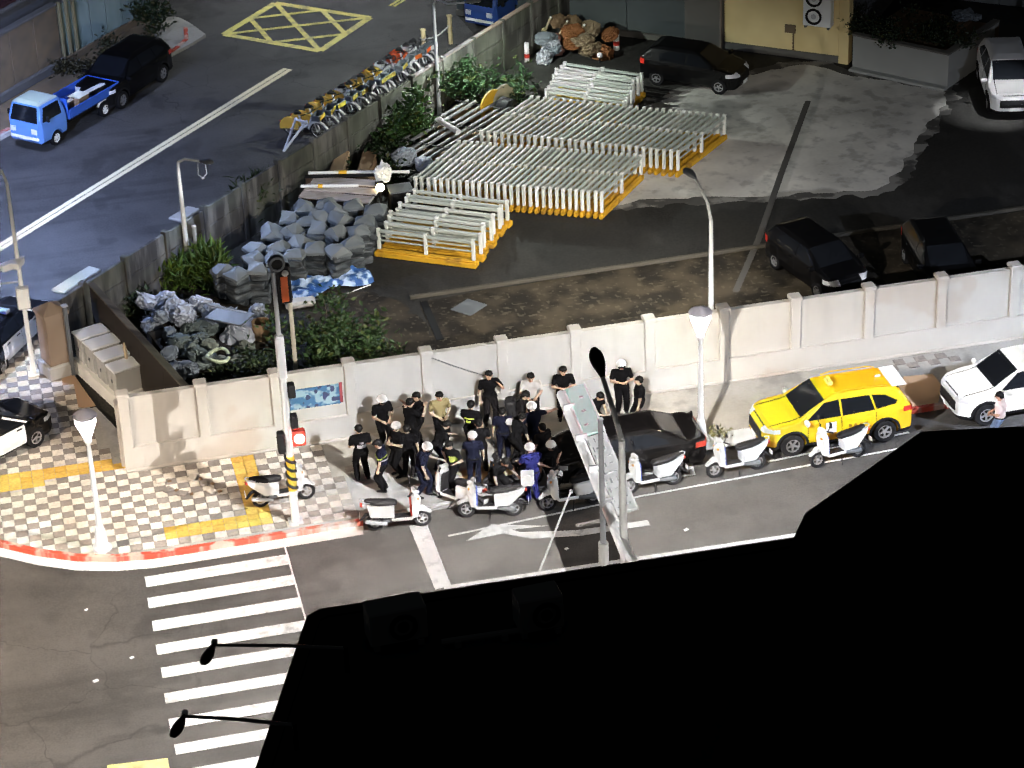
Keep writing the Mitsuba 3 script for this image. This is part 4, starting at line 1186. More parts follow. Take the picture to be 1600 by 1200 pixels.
# ================================================================ vehicles
def wheel_parts(P, name_n, x, y, r, w, spokes=5, rim_m=None):
    side = 1 if y > 0 else -1
    tyre = lathe([(r * 0.60, -w / 2), (r * 0.93, -w / 2), (r, -w * 0.33), (r, w * 0.33), (r * 0.93, w / 2), (r * 0.60, w / 2), (r * 0.60, -w / 2)], 28, 'y')
    tyre.apply_translation((x, y, r))
    k = P.part('wheel', tyre, M_RUBBER, smooth=40)
    yo = y + side * w * 0.36
    ms = [moved(lathe([(r * 0.50, -0.02), (r * 0.64, -0.02), (r * 0.64, 0.03), (r * 0.50, 0.03), (r * 0.50, -0.02)], 28, 'y'), x, yo, r),
          moved(lathe([(0, -0.02), (r * 0.16, -0.02), (r * 0.16, 0.03), (0, 0.03)], 16, 'y'), x, yo, r)]
    for j in range(spokes):
        a = 2 * math.pi * j / spokes + 0.3
        b = trimesh.creation.box((r * 0.46, 0.035, r * 0.16))
        b.apply_translation((r * 0.34, 0, 0))
        b.apply_transform(trimesh.transformations.rotation_matrix(a, [0, 1, 0]))
        ms.append(moved(b, x, yo, r))
    P.part('rim', cat(*ms), rim_m or M_ALLOY, k, smooth=40)
    P.part('brake_disc', moved(lathe([(0, -0.01), (r * 0.5, -0.01), (r * 0.5, 0.01), (0, 0.01)], 20, 'y'), x, y + side * w * 0.1, r), M_BLK, k)


def car(side, plan, front, wb0, wb1, track, wr, paint, win, ws, rw, lights, grille, roof_z, trim=True, doors=(), belt=0.95, low=0.34, doors_paint=None, hub=None):
    """side (x,z), plan half outline (x,y>0), front half outline (y>0,z); x forward. All parts are cut from the body's own surface."""
    P = Proto()
    pl = [(x, y) for x, y in plan] + [(x, -y) for x, y in plan[::-1]]
    fr = [(y, z) for y, z in front] + [(-y, z) for y, z in front[::-1]]
    rnd = lambda q, r: Polygon(q).buffer(0).buffer(-r).buffer(r).buffer(r).buffer(-r)
    S = ext(rnd(side, 0.06), 'y', -1.2, 1.2) ^ ext(rnd(pl, 0.1), 'z', 0, 2.2) ^ ext(rnd(fr, 0.07), 'x', -3, 3)
    body = softened(S, 0.085, 14)
    big, med = grown(body, 0.012), grown(body, 0.007)
    Bm, Gm, Mm = man(body), man(big), man(med)
    wells = union([m3.Manifold.cylinder(0.5, wr + 0.055, wr + 0.055, 32).rotate([90, 0, 0]).translate([x, (0.5 if s < 0 else 0) + s * (track / 2 - 0.16) + (0.0 if s < 0 else 0.5), wr]) for x in (wb0, wb1) for s in (-1, 1)])
    P.part('body', mesh_of(Bm - wells), paint, smooth=35)
    shell, shell2 = (Mm - Bm) - wells, (Gm - Bm) - wells

    def cutp(name, region, m, par=None, thick=False, sm=35):
        r = (shell2 if thick else shell) ^ region
        if r.is_empty(): return None
        return P.part(name, mesh_of(r), m, par, smooth=sm)

    for s in (-1, 1):
        for w in win:
            cutp('side_window', ext(w, 'y', 0.2 if s > 0 else -1.2, 1.2 if s > 0 else -0.2), M_GLASS)
    cutp('windscreen', ext([(ws[3], ws[1]), (ws[2], ws[1] + 0.0), (ws[2] - 0.03, roof_z - 0.10), (-ws[2] + 0.03, roof_z - 0.10), (-ws[2], ws[1]), (-ws[3], ws[1])], 'x', ws[0], 2.0) ^ ext(ws[4], 'y', -1.2, 1.2), M_GLASS)
    cutp('rear_window', ext([(rw[2], rw[1]), (rw[2] - 0.06, roof_z - 0.12), (-rw[2] + 0.06, roof_z - 0.12), (-rw[2], rw[1])], 'x', -3.0, rw[0]) ^ ext(rw[3], 'y', -1.2, 1.2), M_GLASS)
    for d in doors:
        for s in (-1, 1):
            cutp('door_gap', ext([(d, low + 0.05), (d + 0.014, low + 0.05), (d + 0.014, belt + 0.05), (d, belt + 0.05)], 'y', 0.3 if s > 0 else -1.2, 1.2 if s > 0 else -0.3), M_BLK)
            P.part('door_handle', cbox(d - 0.22 if d > -1.0 else d + .2, s * (front_y(front, belt - 0.06) + 0.012), belt - 0.06, 0.2, 0.04, 0.035, 0.01), paint)
    hz = belt - .32
    for y0 in (-.66, .648):
        cutp('bonnet_gap', m3.Manifold.cube([.95, .022, .6]).translate([ws[0] + .82, y0, hz]), M_BLK)
    cutp('bonnet_gap', m3.Manifold.cube([.022, 1.3, .6]).translate([side_max(side) - .17, -.65, hz]), M_BLK)
    if trim:
        cutp('lower_trim', ext([(-3, 0), (3, 0), (3, low), (-3, low)], 'y', -1.3, 1.3), M_BLK, thick=True)
        arch = union([m3.Manifold.cylinder(3, wr + 0.125, wr + 0.125, 32).rotate([90, 0, 0]).translate([x, 1.5, wr]) for x in (wb0, wb1)])
        cutp('arch_trim', arch ^ m3.Manifold.cube([8, 3, 1.2], True).translate([0, 0, 0.6 + low + 0.004]), M_BLK, thick=True)
    for s in (-1, 1):
        (x0, x1, z0, z1, y0, y1) = lights[0]
        cutp('headlight', m3.Manifold.cube([x1 - x0, y1 - y0, z1 - z0]).translate([x0, y0 if s > 0 else -y1, z0]), M_LAMPGLASS, thick=True)
        (x0, x1, z0, z1, y0, y1) = lights[1]
        cutp('tail_light', m3.Manifold.cube([x1 - x0, y1 - y0, z1 - z0]).translate([x0, y0 if s > 0 else -y1, z0]), M_RED, thick=True)
        ym = front_y(front, belt + 0.05)
        mx = ws[0] + (2.0 - ws[0]) * 0.0 + lights[2]
        P.part('wing_mirror', cbox(mx, s * (ym + 0.13), belt + 0.09, 0.13, 0.24, 0.16, 0.04), paint)
    (z0, z1, yw) = grille
    cutp('grille', m3.Manifold.cube([1.0, 2 * yw, z1 - z0]).translate([side_max(side) - 0.5, -yw, z0]), M_BLK, thick=True)
    P.part('number_plate', cbox(side_max(side) + 0.012, 0, z0 - 0.06, 0.02, 0.38, 0.14, 0.004), M_WHITE)
    P.part('number_plate', cbox(side_min(side) - 0.012, 0, 0.75, 0.02, 0.38, 0.14, 0.004), M_WHITE)
    for x in (wb0, wb1):
        for s in (-1, 1):
            wheel_parts(P, 'wheel', x, s * track / 2, wr, 0.225, rim_m=hub)
    P.part('underbody', cbox((wb0 + wb1) / 2, 0, 0.27, (wb0 - wb1) + 1.0, track - 0.5, 0.14, 0.02), M_BLK)
    P.cut, P.shell, P.shell2 = cutp, shell, shell2
    return P


def front_y(front, z):
    f = sorted(front, key=lambda q: q[1])
    return float(np.interp(z, [q[1] for q in f], [q[0] for q in f]))


def side_max(s): return max(q[0] for q in s)
def side_min(s): return min(q[0] for q in s)


SUV_SIDE = [(-2.2, .30), (-2.28, .55), (-2.27, .95), (-2.18, 1.12), (-1.88, 1.58), (-1.62, 1.66), (-0.9, 1.705), (0.0, 1.69), (.38, 1.62), (1.12, 1.12), (1.35, 1.06), (2.0, .98), (2.22, .86), (2.29, .62), (2.26, .36), (2.12, .24), (-2.1, .26)]
SUV_PLAN = [(-2.3, .62), (-2.22, .80), (-1.7, .92), (0, .925), (1.5, .915), (1.95, .84), (2.2, .66), (2.3, .4)]
SUV_FRONT = [(.76, .2), (.885, .36), (.92, .6), (.905, .92), (.88, 1.04), (.67, 1.56), (.56, 1.68), (.3, 1.72), (0, 1.725)]
SUV_WIN = [[(.98, 1.08), (.42, 1.50), (-.02, 1.535), (-.04, 1.09)], [(-.11, 1.09), (-.09, 1.535), (-.95, 1.53), (-1.08, 1.12)], [(-1.14, 1.13), (-1.02, 1.525), (-1.42, 1.48), (-1.78, 1.28), (-1.72, 1.2)]]
SUV_WS = (0.3, 1.10, 0.68, 0.80, [(1.09, 1.10), (1.16, 1.2), (.5, 1.66), (.36, 1.56)])
SUV_RW = (-1.6, 1.14, 0.66, [(-2.4, 1.16), (-2.4, 1.6), (-1.80, 1.60), (-1.98, 1.16)])
SUV_L = ((1.78, 2.4, .80, .93, .46, .92), (-2.4, -1.95, .92, 1.08, .42, .95), 0.72)


def suv(paint, hub=None):
    return car(SUV_SIDE, SUV_PLAN, SUV_FRONT, 1.40, -1.39, 1.60, 0.355, paint, SUV_WIN, SUV_WS, SUV_RW, SUV_L, (.50, .78, .55), 1.72, True, (0.95, -.07, -1.12), 1.0, .36, hub=hub)


SED_SIDE = [(-2.25, .32), (-2.34, .55), (-2.32, .92), (-2.2, .99), (-1.7, 1.03), (-1.0, 1.36), (-.6, 1.44), (.1, 1.45), (.45, 1.40), (1.22, 1.0), (1.4, .96), (2.05, .84), (2.28, .7), (2.33, .52), (2.28, .3), (2.15, .2), (-2.1, .22)]
SED_PLAN = [(-2.35, .58), (-2.25, .78), (-1.7, .89), (0, .905), (1.4, .89), (1.95, .80), (2.22, .62), (2.34, .35)]
SED_FRONT = [(.74, .18), (.87, .32), (.9, .55), (.885, .82), (.86, .95), (.64, 1.34), (.54, 1.42), (.3, 1.46), (0, 1.465)]
SED_WIN = [[(1.02, .97), (.48, 1.29), (.0, 1.325), (-.02, .98)], [(-.09, .98), (-.07, 1.325), (-.62, 1.31), (-1.12, 1.12), (-1.2, 1.02)]]
SED_WS = (0.4, 1.0, 0.64, 0.76, [(1.18, .995), (1.3, 1.06), (.62, 1.44), (.46, 1.345)])
SED_RW = (-0.7, 1.04, 0.62, [(-1.62, 1.045), (-1.75, 1.12), (-1.1, 1.42), (-.98, 1.33)])
SED_L = ((1.8, 2.4, .66, .80, .42, .90), (-2.4, -1.95, .74, .92, .45, .92), 0.85)


def sedan(paint, hub=None):
    return car(SED_SIDE, SED_PLAN, SED_FRONT, 1.40, -1.38, 1.56, 0.325, paint, SED_WIN, SED_WS, SED_RW, SED_L, (.42, .64, .5), 1.46, False, (1.05, -.05, -1.1), .92, .30, hub=hub)


HAT_SIDE = [(-1.92, .32), (-2.0, .55), (-1.99, .95), (-1.9, 1.1), (-1.6, 1.42), (-1.35, 1.5), (-.5, 1.53), (.1, 1.5), (.4, 1.44), (1.12, 1.02), (1.3, .97), (1.75, .86), (1.96, .72), (2.02, .52), (1.98, .3), (1.85, .2), (-1.85, .22)]
HAT_PLAN = [(-2.02, .58), (-1.93, .76), (-1.5, .855), (0, .865), (1.2, .85), (1.7, .77), (1.92, .6), (2.03, .35)]
HAT_FRONT = [(.72, .18), (.83, .32), (.86, .55), (.85, .85), (.82, .98), (.63, 1.4), (.52, 1.5), (.3, 1.54), (0, 1.545)]
HAT_WIN = [[(.95, .99), (.42, 1.35), (-.02, 1.39), (-.04, 1.0)], [(-.11, 1.0), (-.09, 1.39), (-.85, 1.38), (-1.15, 1.24), (-1.2, 1.05)]]
HAT_WS = (0.3, 1.0, 0.62, 0.73, [(1.09, 1.0), (1.2, 1.08), (.55, 1.5), (.40, 1.40)])
HAT_RW = (-1.4, 1.06, 0.6, [(-2.1, 1.08), (-2.1, 1.44), (-1.58, 1.44), (-1.72, 1.08)])
HAT_L = ((1.55, 2.1, .68, .83, .40, .86), (-2.1, -1.75, .8, 1.02, .45, .88), 0.78)


def hatch(paint, hub=None):
    return car(HAT_SIDE, HAT_PLAN, HAT_FRONT, 1.28, -1.25, 1.48, 0.31, paint, HAT_WIN, HAT_WS, HAT_RW, HAT_L, (.42, .62, .45), 1.545, False, (0.98, -.07, -1.05), .95, .30, hub=hub)


def stand(P, name, label, catg, xy, deg, **kw):
    return P.place(name, label, catg, TR(xy[0], xy[1], kw.pop('z', 0.0), deg), **kw)


# the taxi
TAXI = suv(M_TAXI)
TAXI.part('roof_sign', cbox(0.05, 0, 1.79, 0.17, 0.42, 0.13, 0.035), mat('sign_yellow', (0.82, 0.62, 0.10), 0.3))
TAXI.part('roof_antenna', cbox(-1.45, 0.0, 1.72, 0.18, 0.05, 0.08, 0.02), M_WHITE2)
TAXI.part('rear_spoiler', cbox(-1.90, 0, 1.645, 0.46, 1.16, 0.05, 0.02), M_WHITE)
for s in (-1, 1):
    TAXI.part('roof_rail', tube([(.1, s * .58, 1.70), (-.2, s * .59, 1.755), (-1.3, s * .58, 1.745), (-1.55, s * .57, 1.69)], .016, 6), M_TAXI)
    dk = TAXI.cut('door_sticker', ext([(.10, .62), (.42, .62), (.42, .95), (.10, .95)], 'y', .3 if s > 0 else -1.2, 1.2 if s > 0 else -.3), M_WHITE, thick=True)
    TAXI.part('sticker_mark', cbox(.28, s * (front_y(SUV_FRONT, .8) + .012), .80, .1, .012, .07, .003), M_BLK, dk)
    for q in range(4):
        TAXI.part('door_lettering', cbox(-.32 - .16 * q, s * (front_y(SUV_FRONT, .74) + .008), .76, .09, .012, .08, .003), mat('taxi_letter', (0.22, 0.11, 0.01), 0.5) if 'mat_taxi_letter' not in scene else 'mat_taxi_letter')
stand(TAXI, 'taxi', 'yellow taxi with white mirrors and rear spoiler parked by the pavement', 'taxi', (9.04, -1.93), 180.0, swap={'wing_mirror': M_WHITE})
# white cars
WSUV = suv(M_CAR_WHITE)
stand(WSUV, 'white_car', 'white car parked behind the taxi, half hidden by the taller roof', 'car', (14.95, -1.88), 181.0)
fr_ = at(1585, 188)[:2]
dv = np.array([math.cos(math.radians(-105)), math.sin(math.radians(-105))])
stand(WSUV, 'white_car', 'white car facing the camera at the far right edge of the yard', 'car', fr_ - dv * 2.25, -105.0)
# the dark sedan behind the crowd
SEDB = sedan(M_CAR_BROWN)
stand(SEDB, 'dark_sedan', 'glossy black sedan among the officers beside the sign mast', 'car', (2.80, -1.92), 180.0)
# yard cars
HATB = hatch(M_CAR_BLACK)
a_, b_ = at(1025, 132)[:2], at(1125, 147)[:2]
hd = math.degrees(math.atan2(*(b_ - a_)[::-1]))
nrm = np.array([-math.sin(math.radians(hd)), math.cos(math.radians(hd))])
cc = (a_ + b_) / 2 + nrm * 0.74
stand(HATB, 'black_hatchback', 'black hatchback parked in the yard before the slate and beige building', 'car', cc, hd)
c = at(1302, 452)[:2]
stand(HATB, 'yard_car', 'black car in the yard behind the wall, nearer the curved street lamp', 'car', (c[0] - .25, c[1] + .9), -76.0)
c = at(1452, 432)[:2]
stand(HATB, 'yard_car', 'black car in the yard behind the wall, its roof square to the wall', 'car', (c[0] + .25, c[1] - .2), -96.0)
# black van beyond the blue truck
VANB = suv(M_CAR_BLACK)
a_, b_ = at(192, 168)[:2], at(252, 128)[:2]
hd = math.degrees(math.atan2(*(a_ - b_)[::-1]))
nrm = np.array([-math.sin(math.radians(hd)), math.cos(math.radians(hd))])
cc = (a_ + b_) / 2 - nrm * 0.8
stand(VANB, 'black_suv', 'black sport utility vehicle parked on the far road behind the small blue truck', 'car', cc, hd)
# patrol cars
POL = sedan(M_CAR_BLACK)
for s in (-1, 1):
    POL.cut('white_door_panel', ext([(1.04, .33), (1.04, .93), (-1.25, .95), (-1.25, .33)], 'y', .3 if s > 0 else -1.2, 1.2 if s > 0 else -.3) - ext([(1.02, .95), (1.02, 1.4), (-1.3, 1.4), (-1.3, .99)], 'y', -1.3, 1.3), M_CAR_WHITE)
    POL.cut('white_pillar', ext([(1.12, .95), (1.18, .98), (.50, 1.36), (.42, 1.33)], 'y', .3 if s > 0 else -1.2, 1.2 if s > 0 else -.3), M_CAR_WHITE)
lb = POL.part('light_bar', cbox(-.1, 0, 1.53, .26, 1.1, .11, .03), M_LAMPGLASS)
POL.part('red_lamp', cbox(-.1, .33, 1.535, .27, .42, .112, .03), M_RED, lb)
POL.part('blue_lamp', cbox(-.1, -.33, 1.535, .27, .42, .112, .03), M_SCB, lb)
fr_ = at(66, 672)[:2]
hd = 36.0
dv = np.array([math.cos(math.radians(hd)), math.sin(math.radians(hd))])
stand(POL, 'patrol_car', 'black and white patrol car on the checkered pavement at the left edge', 'police car', fr_ - dv * 2.30, hd, z=0.145)
fr_ = at(42, 512)[:2]
hd = 58.0
dv = np.array([math.cos(math.radians(hd)), math.sin(math.radians(hd))])
stand(POL, 'patrol_car', 'black and white patrol car on the road beyond the corner kerb', 'police car', fr_ - dv * 2.2 + np.array([.25, .5]), hd)

# small trucks
def truck(cab_m, bed_m, dark):
    P = Proto()
    side = [(0.95, .42), (0.92, .95), (0.98, 1.35), (1.12, 1.78), (1.30, 1.84), (2.05, 1.84), (2.22, 1.76), (2.42, 1.15), (2.48, .9), (2.5, .5), (2.42, .36), (1.0, .36)]
    fr = [(.68, .3), (.76, .42), (.78, .8), (.76, 1.1), (.66, 1.7), (.58, 1.82), (.3, 1.86), (0, 1.865)]
    frp = [(y, z) for y, z in fr] + [(-y, z) for y, z in fr[::-1]]
    S = ext(Polygon(side).buffer(-.05).buffer(.05), 'y', -1, 1) ^ ext(Polygon(frp).buffer(-.05).buffer(.05), 'x', 0, 3) ^ ext(Polygon([(.9, -.78), (2.3, -.78), (2.5, -.6), (2.52, 0), (2.5, .6), (2.3, .78), (.9, .78)]), 'z', 0, 2.2)
    b = softened(S, .08, 8)
    B_, G_m = man(b), man(grown(b, .010))
    well = m3.Manifold.cylinder(2.2, .36, .36, 28).rotate([90, 0, 0]).translate([1.55, 1.1, .29])
    P.part('cab', mesh_of(B_ - well), cab_m, smooth=35)
    sh = G_m - B_ - well
    cut = lambda n, r, m: P.part(n, mesh_of(sh ^ r), m, smooth=35)
    cut('roof', m3.Manifold.cube([3, 3, .5]).translate([.5, -1.5, 1.765]), mat('truck_roof', (0.36, 0.42, 0.40), 0.5) if 'mat_truck_roof' not in scene else 'mat_truck_roof')
    cut('windscreen', ext([(-.62, 1.16), (.62, 1.16), (.54, 1.7), (-.54, 1.7)], 'x', 2.1, 3), M_GLASS)
    for s in (-1, 1):
        cut('side_window', ext([(1.18, 1.16), (2.26, 1.16), (2.06, 1.66), (1.22, 1.66)], 'y', .3 if s > 0 else -1.2, 1.2 if s > 0 else -.3), M_GLASS)
        cut('headlight', m3.Manifold.cube([.4, .26, .2]).translate([2.3, .36 if s > 0 else -.62, .74]), M_LAMPGLASS)
        P.part('wing_mirror', cbox(2.12, s * .90, 1.28, .08, .16, .22, .03), M_BLK)
        P.part('bed_side', cbox(-.72, s * .755, .92, 3.0, .05, .34, .012), bed_m)
        P.part('mudguard', tube([(-1.7, s * .66, .5), (-1.58, s * .66, .64), (-1.34, s * .66, .68), (-1.1, s * .66, .64), (-.98, s * .66, .5)], .05, 6), M_WHITE2)
    cut('front_band', m3.Manifold.cube([.4, 1.3, .12]).translate([2.3, -.65, .50]), M_WHITE)
    P.part('number_plate', cbox(2.525, 0, .56, .02, .34, .13, .004), M_WHITE)
    P.part('bed_floor', cbox(-.72, 0, .72, 3.0, 1.46, .07, .012), dark)
    P.part('tailgate', cbox(-2.24, 0, .92, .05, 1.52, .34, .012), bed_m)
    P.part('headboard', cbox(.80, 0, 1.15, .05, 1.5, .8, .012), bed_m)
    P.part('chassis', cbox(-.1, 0, .46, 4.4, .7, .2, .02), M_BLK)
    P.part('tank', cbox(-.25, -.55, .46, .55, .3, .26, .04), M_WHITE2)
    for x in (1.55, -1.34):
        for s in (-1, 1): wheel_parts(P, 'wheel', x, s * .64, .29, .17, 6, M_WHITE2)
    P.part('tail_light', cbox(-2.275, .6, .62, .03, .22, .1, .01), M_RED)
    P.part('tail_light', cbox(-2.275, -.6, .62, .03, .22, .1, .01), M_RED)
    return P


TRK = truck(mat('cab_blue', (0.10, 0.22, 0.52), 0.3), M_BLUE, M_NAVYP)
a_, b_ = at(88, 226)[:2], at(139, 196)[:2]
hd = math.degrees(math.atan2(*(a_ - b_)[::-1]))
nrm = np.array([-math.sin(math.radians(hd)), math.cos(math.radians(hd))])
dv = np.array([math.cos(math.radians(hd)), math.sin(math.radians(hd))])
cc = a_ - dv * 1.55 - nrm * .64
stand(TRK, 'blue_truck', 'small pale blue pickup truck with a white band on its nose', 'truck', cc, hd)
Mtr = TR(cc[0], cc[1], 0, hd)
for k, (x, y, z, sx, sy, sz, m, lab) in enumerate([(.3, -.25, .92, .5, .5, .36, M_PINKBOX, 'pale red crate on the bed of the small blue truck'), (-.4, .3, .95, .6, .5, .42, M_CARD, 'cardboard box on the bed of the small blue truck')]):
    t = thing('cargo_box', lab, 'box')
    add('case', cbox(x, y, z, sx, sy, sz, .02), m, t, M=Mtr)
    add('lid', cbox(x, y, z + sz / 2 + .012, sx + .03, sy + .03, .03, .008), M_WHITE2, t, M=Mtr)
for k in range(3):
    t = thing('cargo_pipe', 'pale pipe lying along the bed of the small blue truck, %s from its left side' % ('first', 'second', 'third')[2 - k], 'pipe', 'pipes on the truck bed')
    add('shaft', tube([(.6, .05 + .1 * k, 1.05 + .04 * k), (-1.9, .1 + .1 * k, .98 + .02 * k)], .045, 7), M_WHITE2, t, M=Mtr)
    add('end_ring', tube([(-1.9, .1 + .1 * k, .98 + .02 * k), (-1.94, .1 + .1 * k, .98 + .02 * k)], .055, 8), M_STEEL, t, M=Mtr)
TRK2 = truck(M_NAVYP, M_NAVYP, M_BLK)
fr_ = at(744, 58)[:2]
hd = 226.0
dv = np.array([math.cos(math.radians(hd)), math.sin(math.radians(hd))])
stand(TRK2, 'blue_truck', 'dark blue truck at the top edge beyond the end of the bicycle row', 'truck', fr_ - dv * 2.5 + np.array([.2, .3]), hd)

# ================================================================ scooters
def scooter(top_box=False, boxy=False):
    P = Proto()
    for x, r in ((.62, .235), (-.60, .235)):
        ty = moved(lathe([(r * .62, -.05), (r * .9, -.055), (r, 0), (r * .9, .055), (r * .62, .05), (r * .62, -.05)], 24, 'y'), x, 0, r)
        k = P.part('wheel', ty, M_RUBBER, smooth=40)
        ms = [moved(lathe([(r * .54, -.03), (r * .64, -.03), (r * .64, .03), (r * .54, .03), (r * .54, -.03)], 24, 'y'), x, 0, r), moved(lathe([(0, -.05), (.05, -.05), (.05, .05), (0, .05)], 12, 'y'), x, 0, r)]
        for j in range(5):
            b = trimesh.creation.box((r * .56, .03, .035)); b.apply_translation((r * .3, 0, 0))
            b.apply_transform(trimesh.transformations.rotation_matrix(2 * math.pi * j / 5, [0, 1, 0])); ms.append(moved(b, x, 0, r))
        P.part('rim', cat(*ms), M_ALLOY, k, smooth=40)
    W, Dk = M_WHITE, M_BLK
    mh = lambda pts, rs, kk=1: union(chain(pts, rs, kk))
    fend = union([bone((.45, 0, .50), (.62, 0, .52), .06, .085), bone((.62, 0, .52), (.82, 0, .40), .085, .05)])
    P.part('front_fender', softened(fend, .06, 4), W, smooth=True)
    sh = m3.Manifold.hull_points(np.array([(.50, y, z) for y, z in [(-.16, .95), (.16, .95), (-.22, .72), (.22, .72), (-.17, .34), (.17, .34)]] + [(.36, y, z) for y, z in [(-.18, .93), (.18, .93), (-.24, .7), (.24, .7), (-.19, .32), (.19, .32)]] + [(.62, 0, .80), (.60, 0, .62)]))
    P.part('front_shield', softened(sh, .07, 4), W, smooth=40)
    P.part('leg_panel', cbox(.335, 0, .62, .03, .34, .5, .012), Dk)
    P.part('floorboard', cbox(.10, 0, .30, .56, .34, .09, .03), W)
    P.part('floor_mat', cbox(.10, 0, .352, .44, .27, .02, .006), Dk)
    if boxy:
        rb = m3.Manifold.hull_points(np.array([(x, y, z) for x, z, w in [(-.08, .70, .15), (-.10, .36, .16), (-.78, .74, .13), (-.72, .40, .13)] for y in (-w, w)]))
    else:
        rb = m3.Manifold.hull_points(np.array([(x, y, z) for x, z, w in [(-.10, .66, .15), (-.12, .34, .16), (-.5, .36, .19), (-.5, .68, .19), (-.92, .80, .07), (-.86, .66, .09), (-.2, .5, .2)] for y in (-w, w)]))
    P.part('rear_body', softened(rb, .07, 4), W, smooth=40)
    st = union([bone((-.08, 0, .74), (-.42, 0, .75), .095, .12), bone((-.42, 0, .75), (-.78, 0, .83), .12, .075)])
    sm = softened(st, .07, 3); sm.vertices[:, 1] *= 1.25
    P.part('seat', sm, Dk, smooth=True)
    P.part('grab_rail', tube([(-.70, .12, .80), (-.92, .1, .86), (-.96, 0, .87), (-.92, -.1, .86), (-.70, -.12, .80)], .016, 6), M_STEEL)
    P.part('steering_column', tube([(.62, 0, .24), (.52, 0, .5), (.40, 0, .98)], .035, 8), M_DSTEEL)
    hb = P.part('handlebar', tube([(.28, .36, 1.02), (.37, .22, 1.03), (.42, 0, 1.0), (.37, -.22, 1.03), (.28, -.36, 1.02)], .02, 7), M_BLK)
    P.part('handlebar_cover', softened(union([bone((.42, -.13, 1.0), (.42, .13, 1.0), .075, .075), bone((.42, 0, 1.0), (.50, 0, .97), .08, .06)]), .06, 3), W, hb, smooth=True)
    P.part('headlight', softened(bone((.535, 0, .97), (.55, 0, .965), .055, .04), .04, 2), M_LAMPGLASS, hb, smooth=True)
    for s in (-1, 1):
        mk_ = P.part('mirror', moved(cbox(0, 0, 0, .02, .14, .10, .008), .34, s * .33, 1.27), M_BLK, hb)
        P.part('mirror_stalk', tube([(.36, s * .2, 1.04), (.36, s * .30, 1.16), (.35, s * .33, 1.24)], .010, 5), M_BLK, hb)
        P.part('turn_light', cbox(.53, s * .13, .84, .05, .07, .05, .012), M_AMBER)
    P.part('tail_light', cbox(-.93, 0, .74, .06, .16, .07, .015), M_RED)
    P.part('rear_fender', tube([(-.60, 0, .50), (-.82, 0, .46), (-.98, 0, .30)], .06, 6, .03), M_BLK)
    P.part('number_plate', cbox(-.99, 0, .44, .012, .2, .13, .003), M_WHITE)
    P.part('engine', softened(union([bone((-.2, 0, .28), (-.60, .09, .24), .10, .08)]), .06, 3), M_DSTEEL, smooth=True)
    P.part('exhaust', tube([(-.3, -.14, .22), (-.55, -.17, .26), (-.85, -.18, .34)], .05, 8, .06), M_STEEL)
    P.part('kick_stand', tube([(-.05, .10, .24), (.02, .26, .012)], .016, 5), M_BLK)
    if top_box:
        bk = P.part('rear_box', cbox(-.98, 0, 1.02, .34, .36, .30, .05), M_WHITE2)
        P.part('box_lid', cbox(-.98, 0, 1.18, .35, .37, .05, .02), W, bk)
    return P


SC, SCB, SCX = scooter(), scooter(top_box=True), scooter(boxy=True)


def put_scooter(P, label, f, r, group=None, swap=None, lean=9, z=0.0, s=1.08):
    """f, r: pixels where the front and the rear wheel touch the ground."""
    a, b = at(*f, z), at(*r, z)
    c = (a + b) / 2
    hd = math.degrees(math.atan2(a[1] - b[1], a[0] - b[0]))
    M = T().translate([float(c[0]), float(c[1]), z]).rotate([0, 0, 1], hd).rotate([1, 0, 0], float(lean)).scale(s)
    return P.place('scooter', label, 'scooter', M, group, swap)


put_scooter(SC, 'white and black scooter parked on the checkered pavement beside the striped pole', (478, 780), (410, 792), z=0.14, lean=-7)
put_scooter(SCX, 'boxy white scooter at the red kerb, nearest the crosswalk', (657, 822), (590, 828), swap={('leg_panel', M_BLK): M_RPAINT}, lean=-7)
put_scooter(SC, 'white scooter half hidden in front of the officer with a helmet and lowered head', (684, 782), (736, 800))
put_scooter(SCB, 'white police scooter with a dark blue front panel below the kneeling officer', (728, 808), (806, 806), swap={('leg_panel', M_BLK): M_SCB})
put_scooter(SC, 'white police scooter left of the sign mast, its front wheel turned to the road', (858, 798), (928, 786))
put_scooter(SC, 'black scooter standing among the officers beside the crouching one', (770, 772), (838, 756), z=.06, swap={M_WHITE: M_BLK})
put_scooter(SC, 'white scooter with blue lights just right of the two white poles', (983, 772), (1056, 757), swap={('leg_panel', M_BLK): M_SCB})
put_scooter(SC, 'white police scooter left of the taxi nose', (1110, 748), (1192, 732), swap={('leg_panel', M_BLK): M_SCB})
put_scooter(SC, 'white police scooter beside the taxi front door', (1272, 732), (1348, 712), swap={('leg_panel', M_BLK): M_SCB})
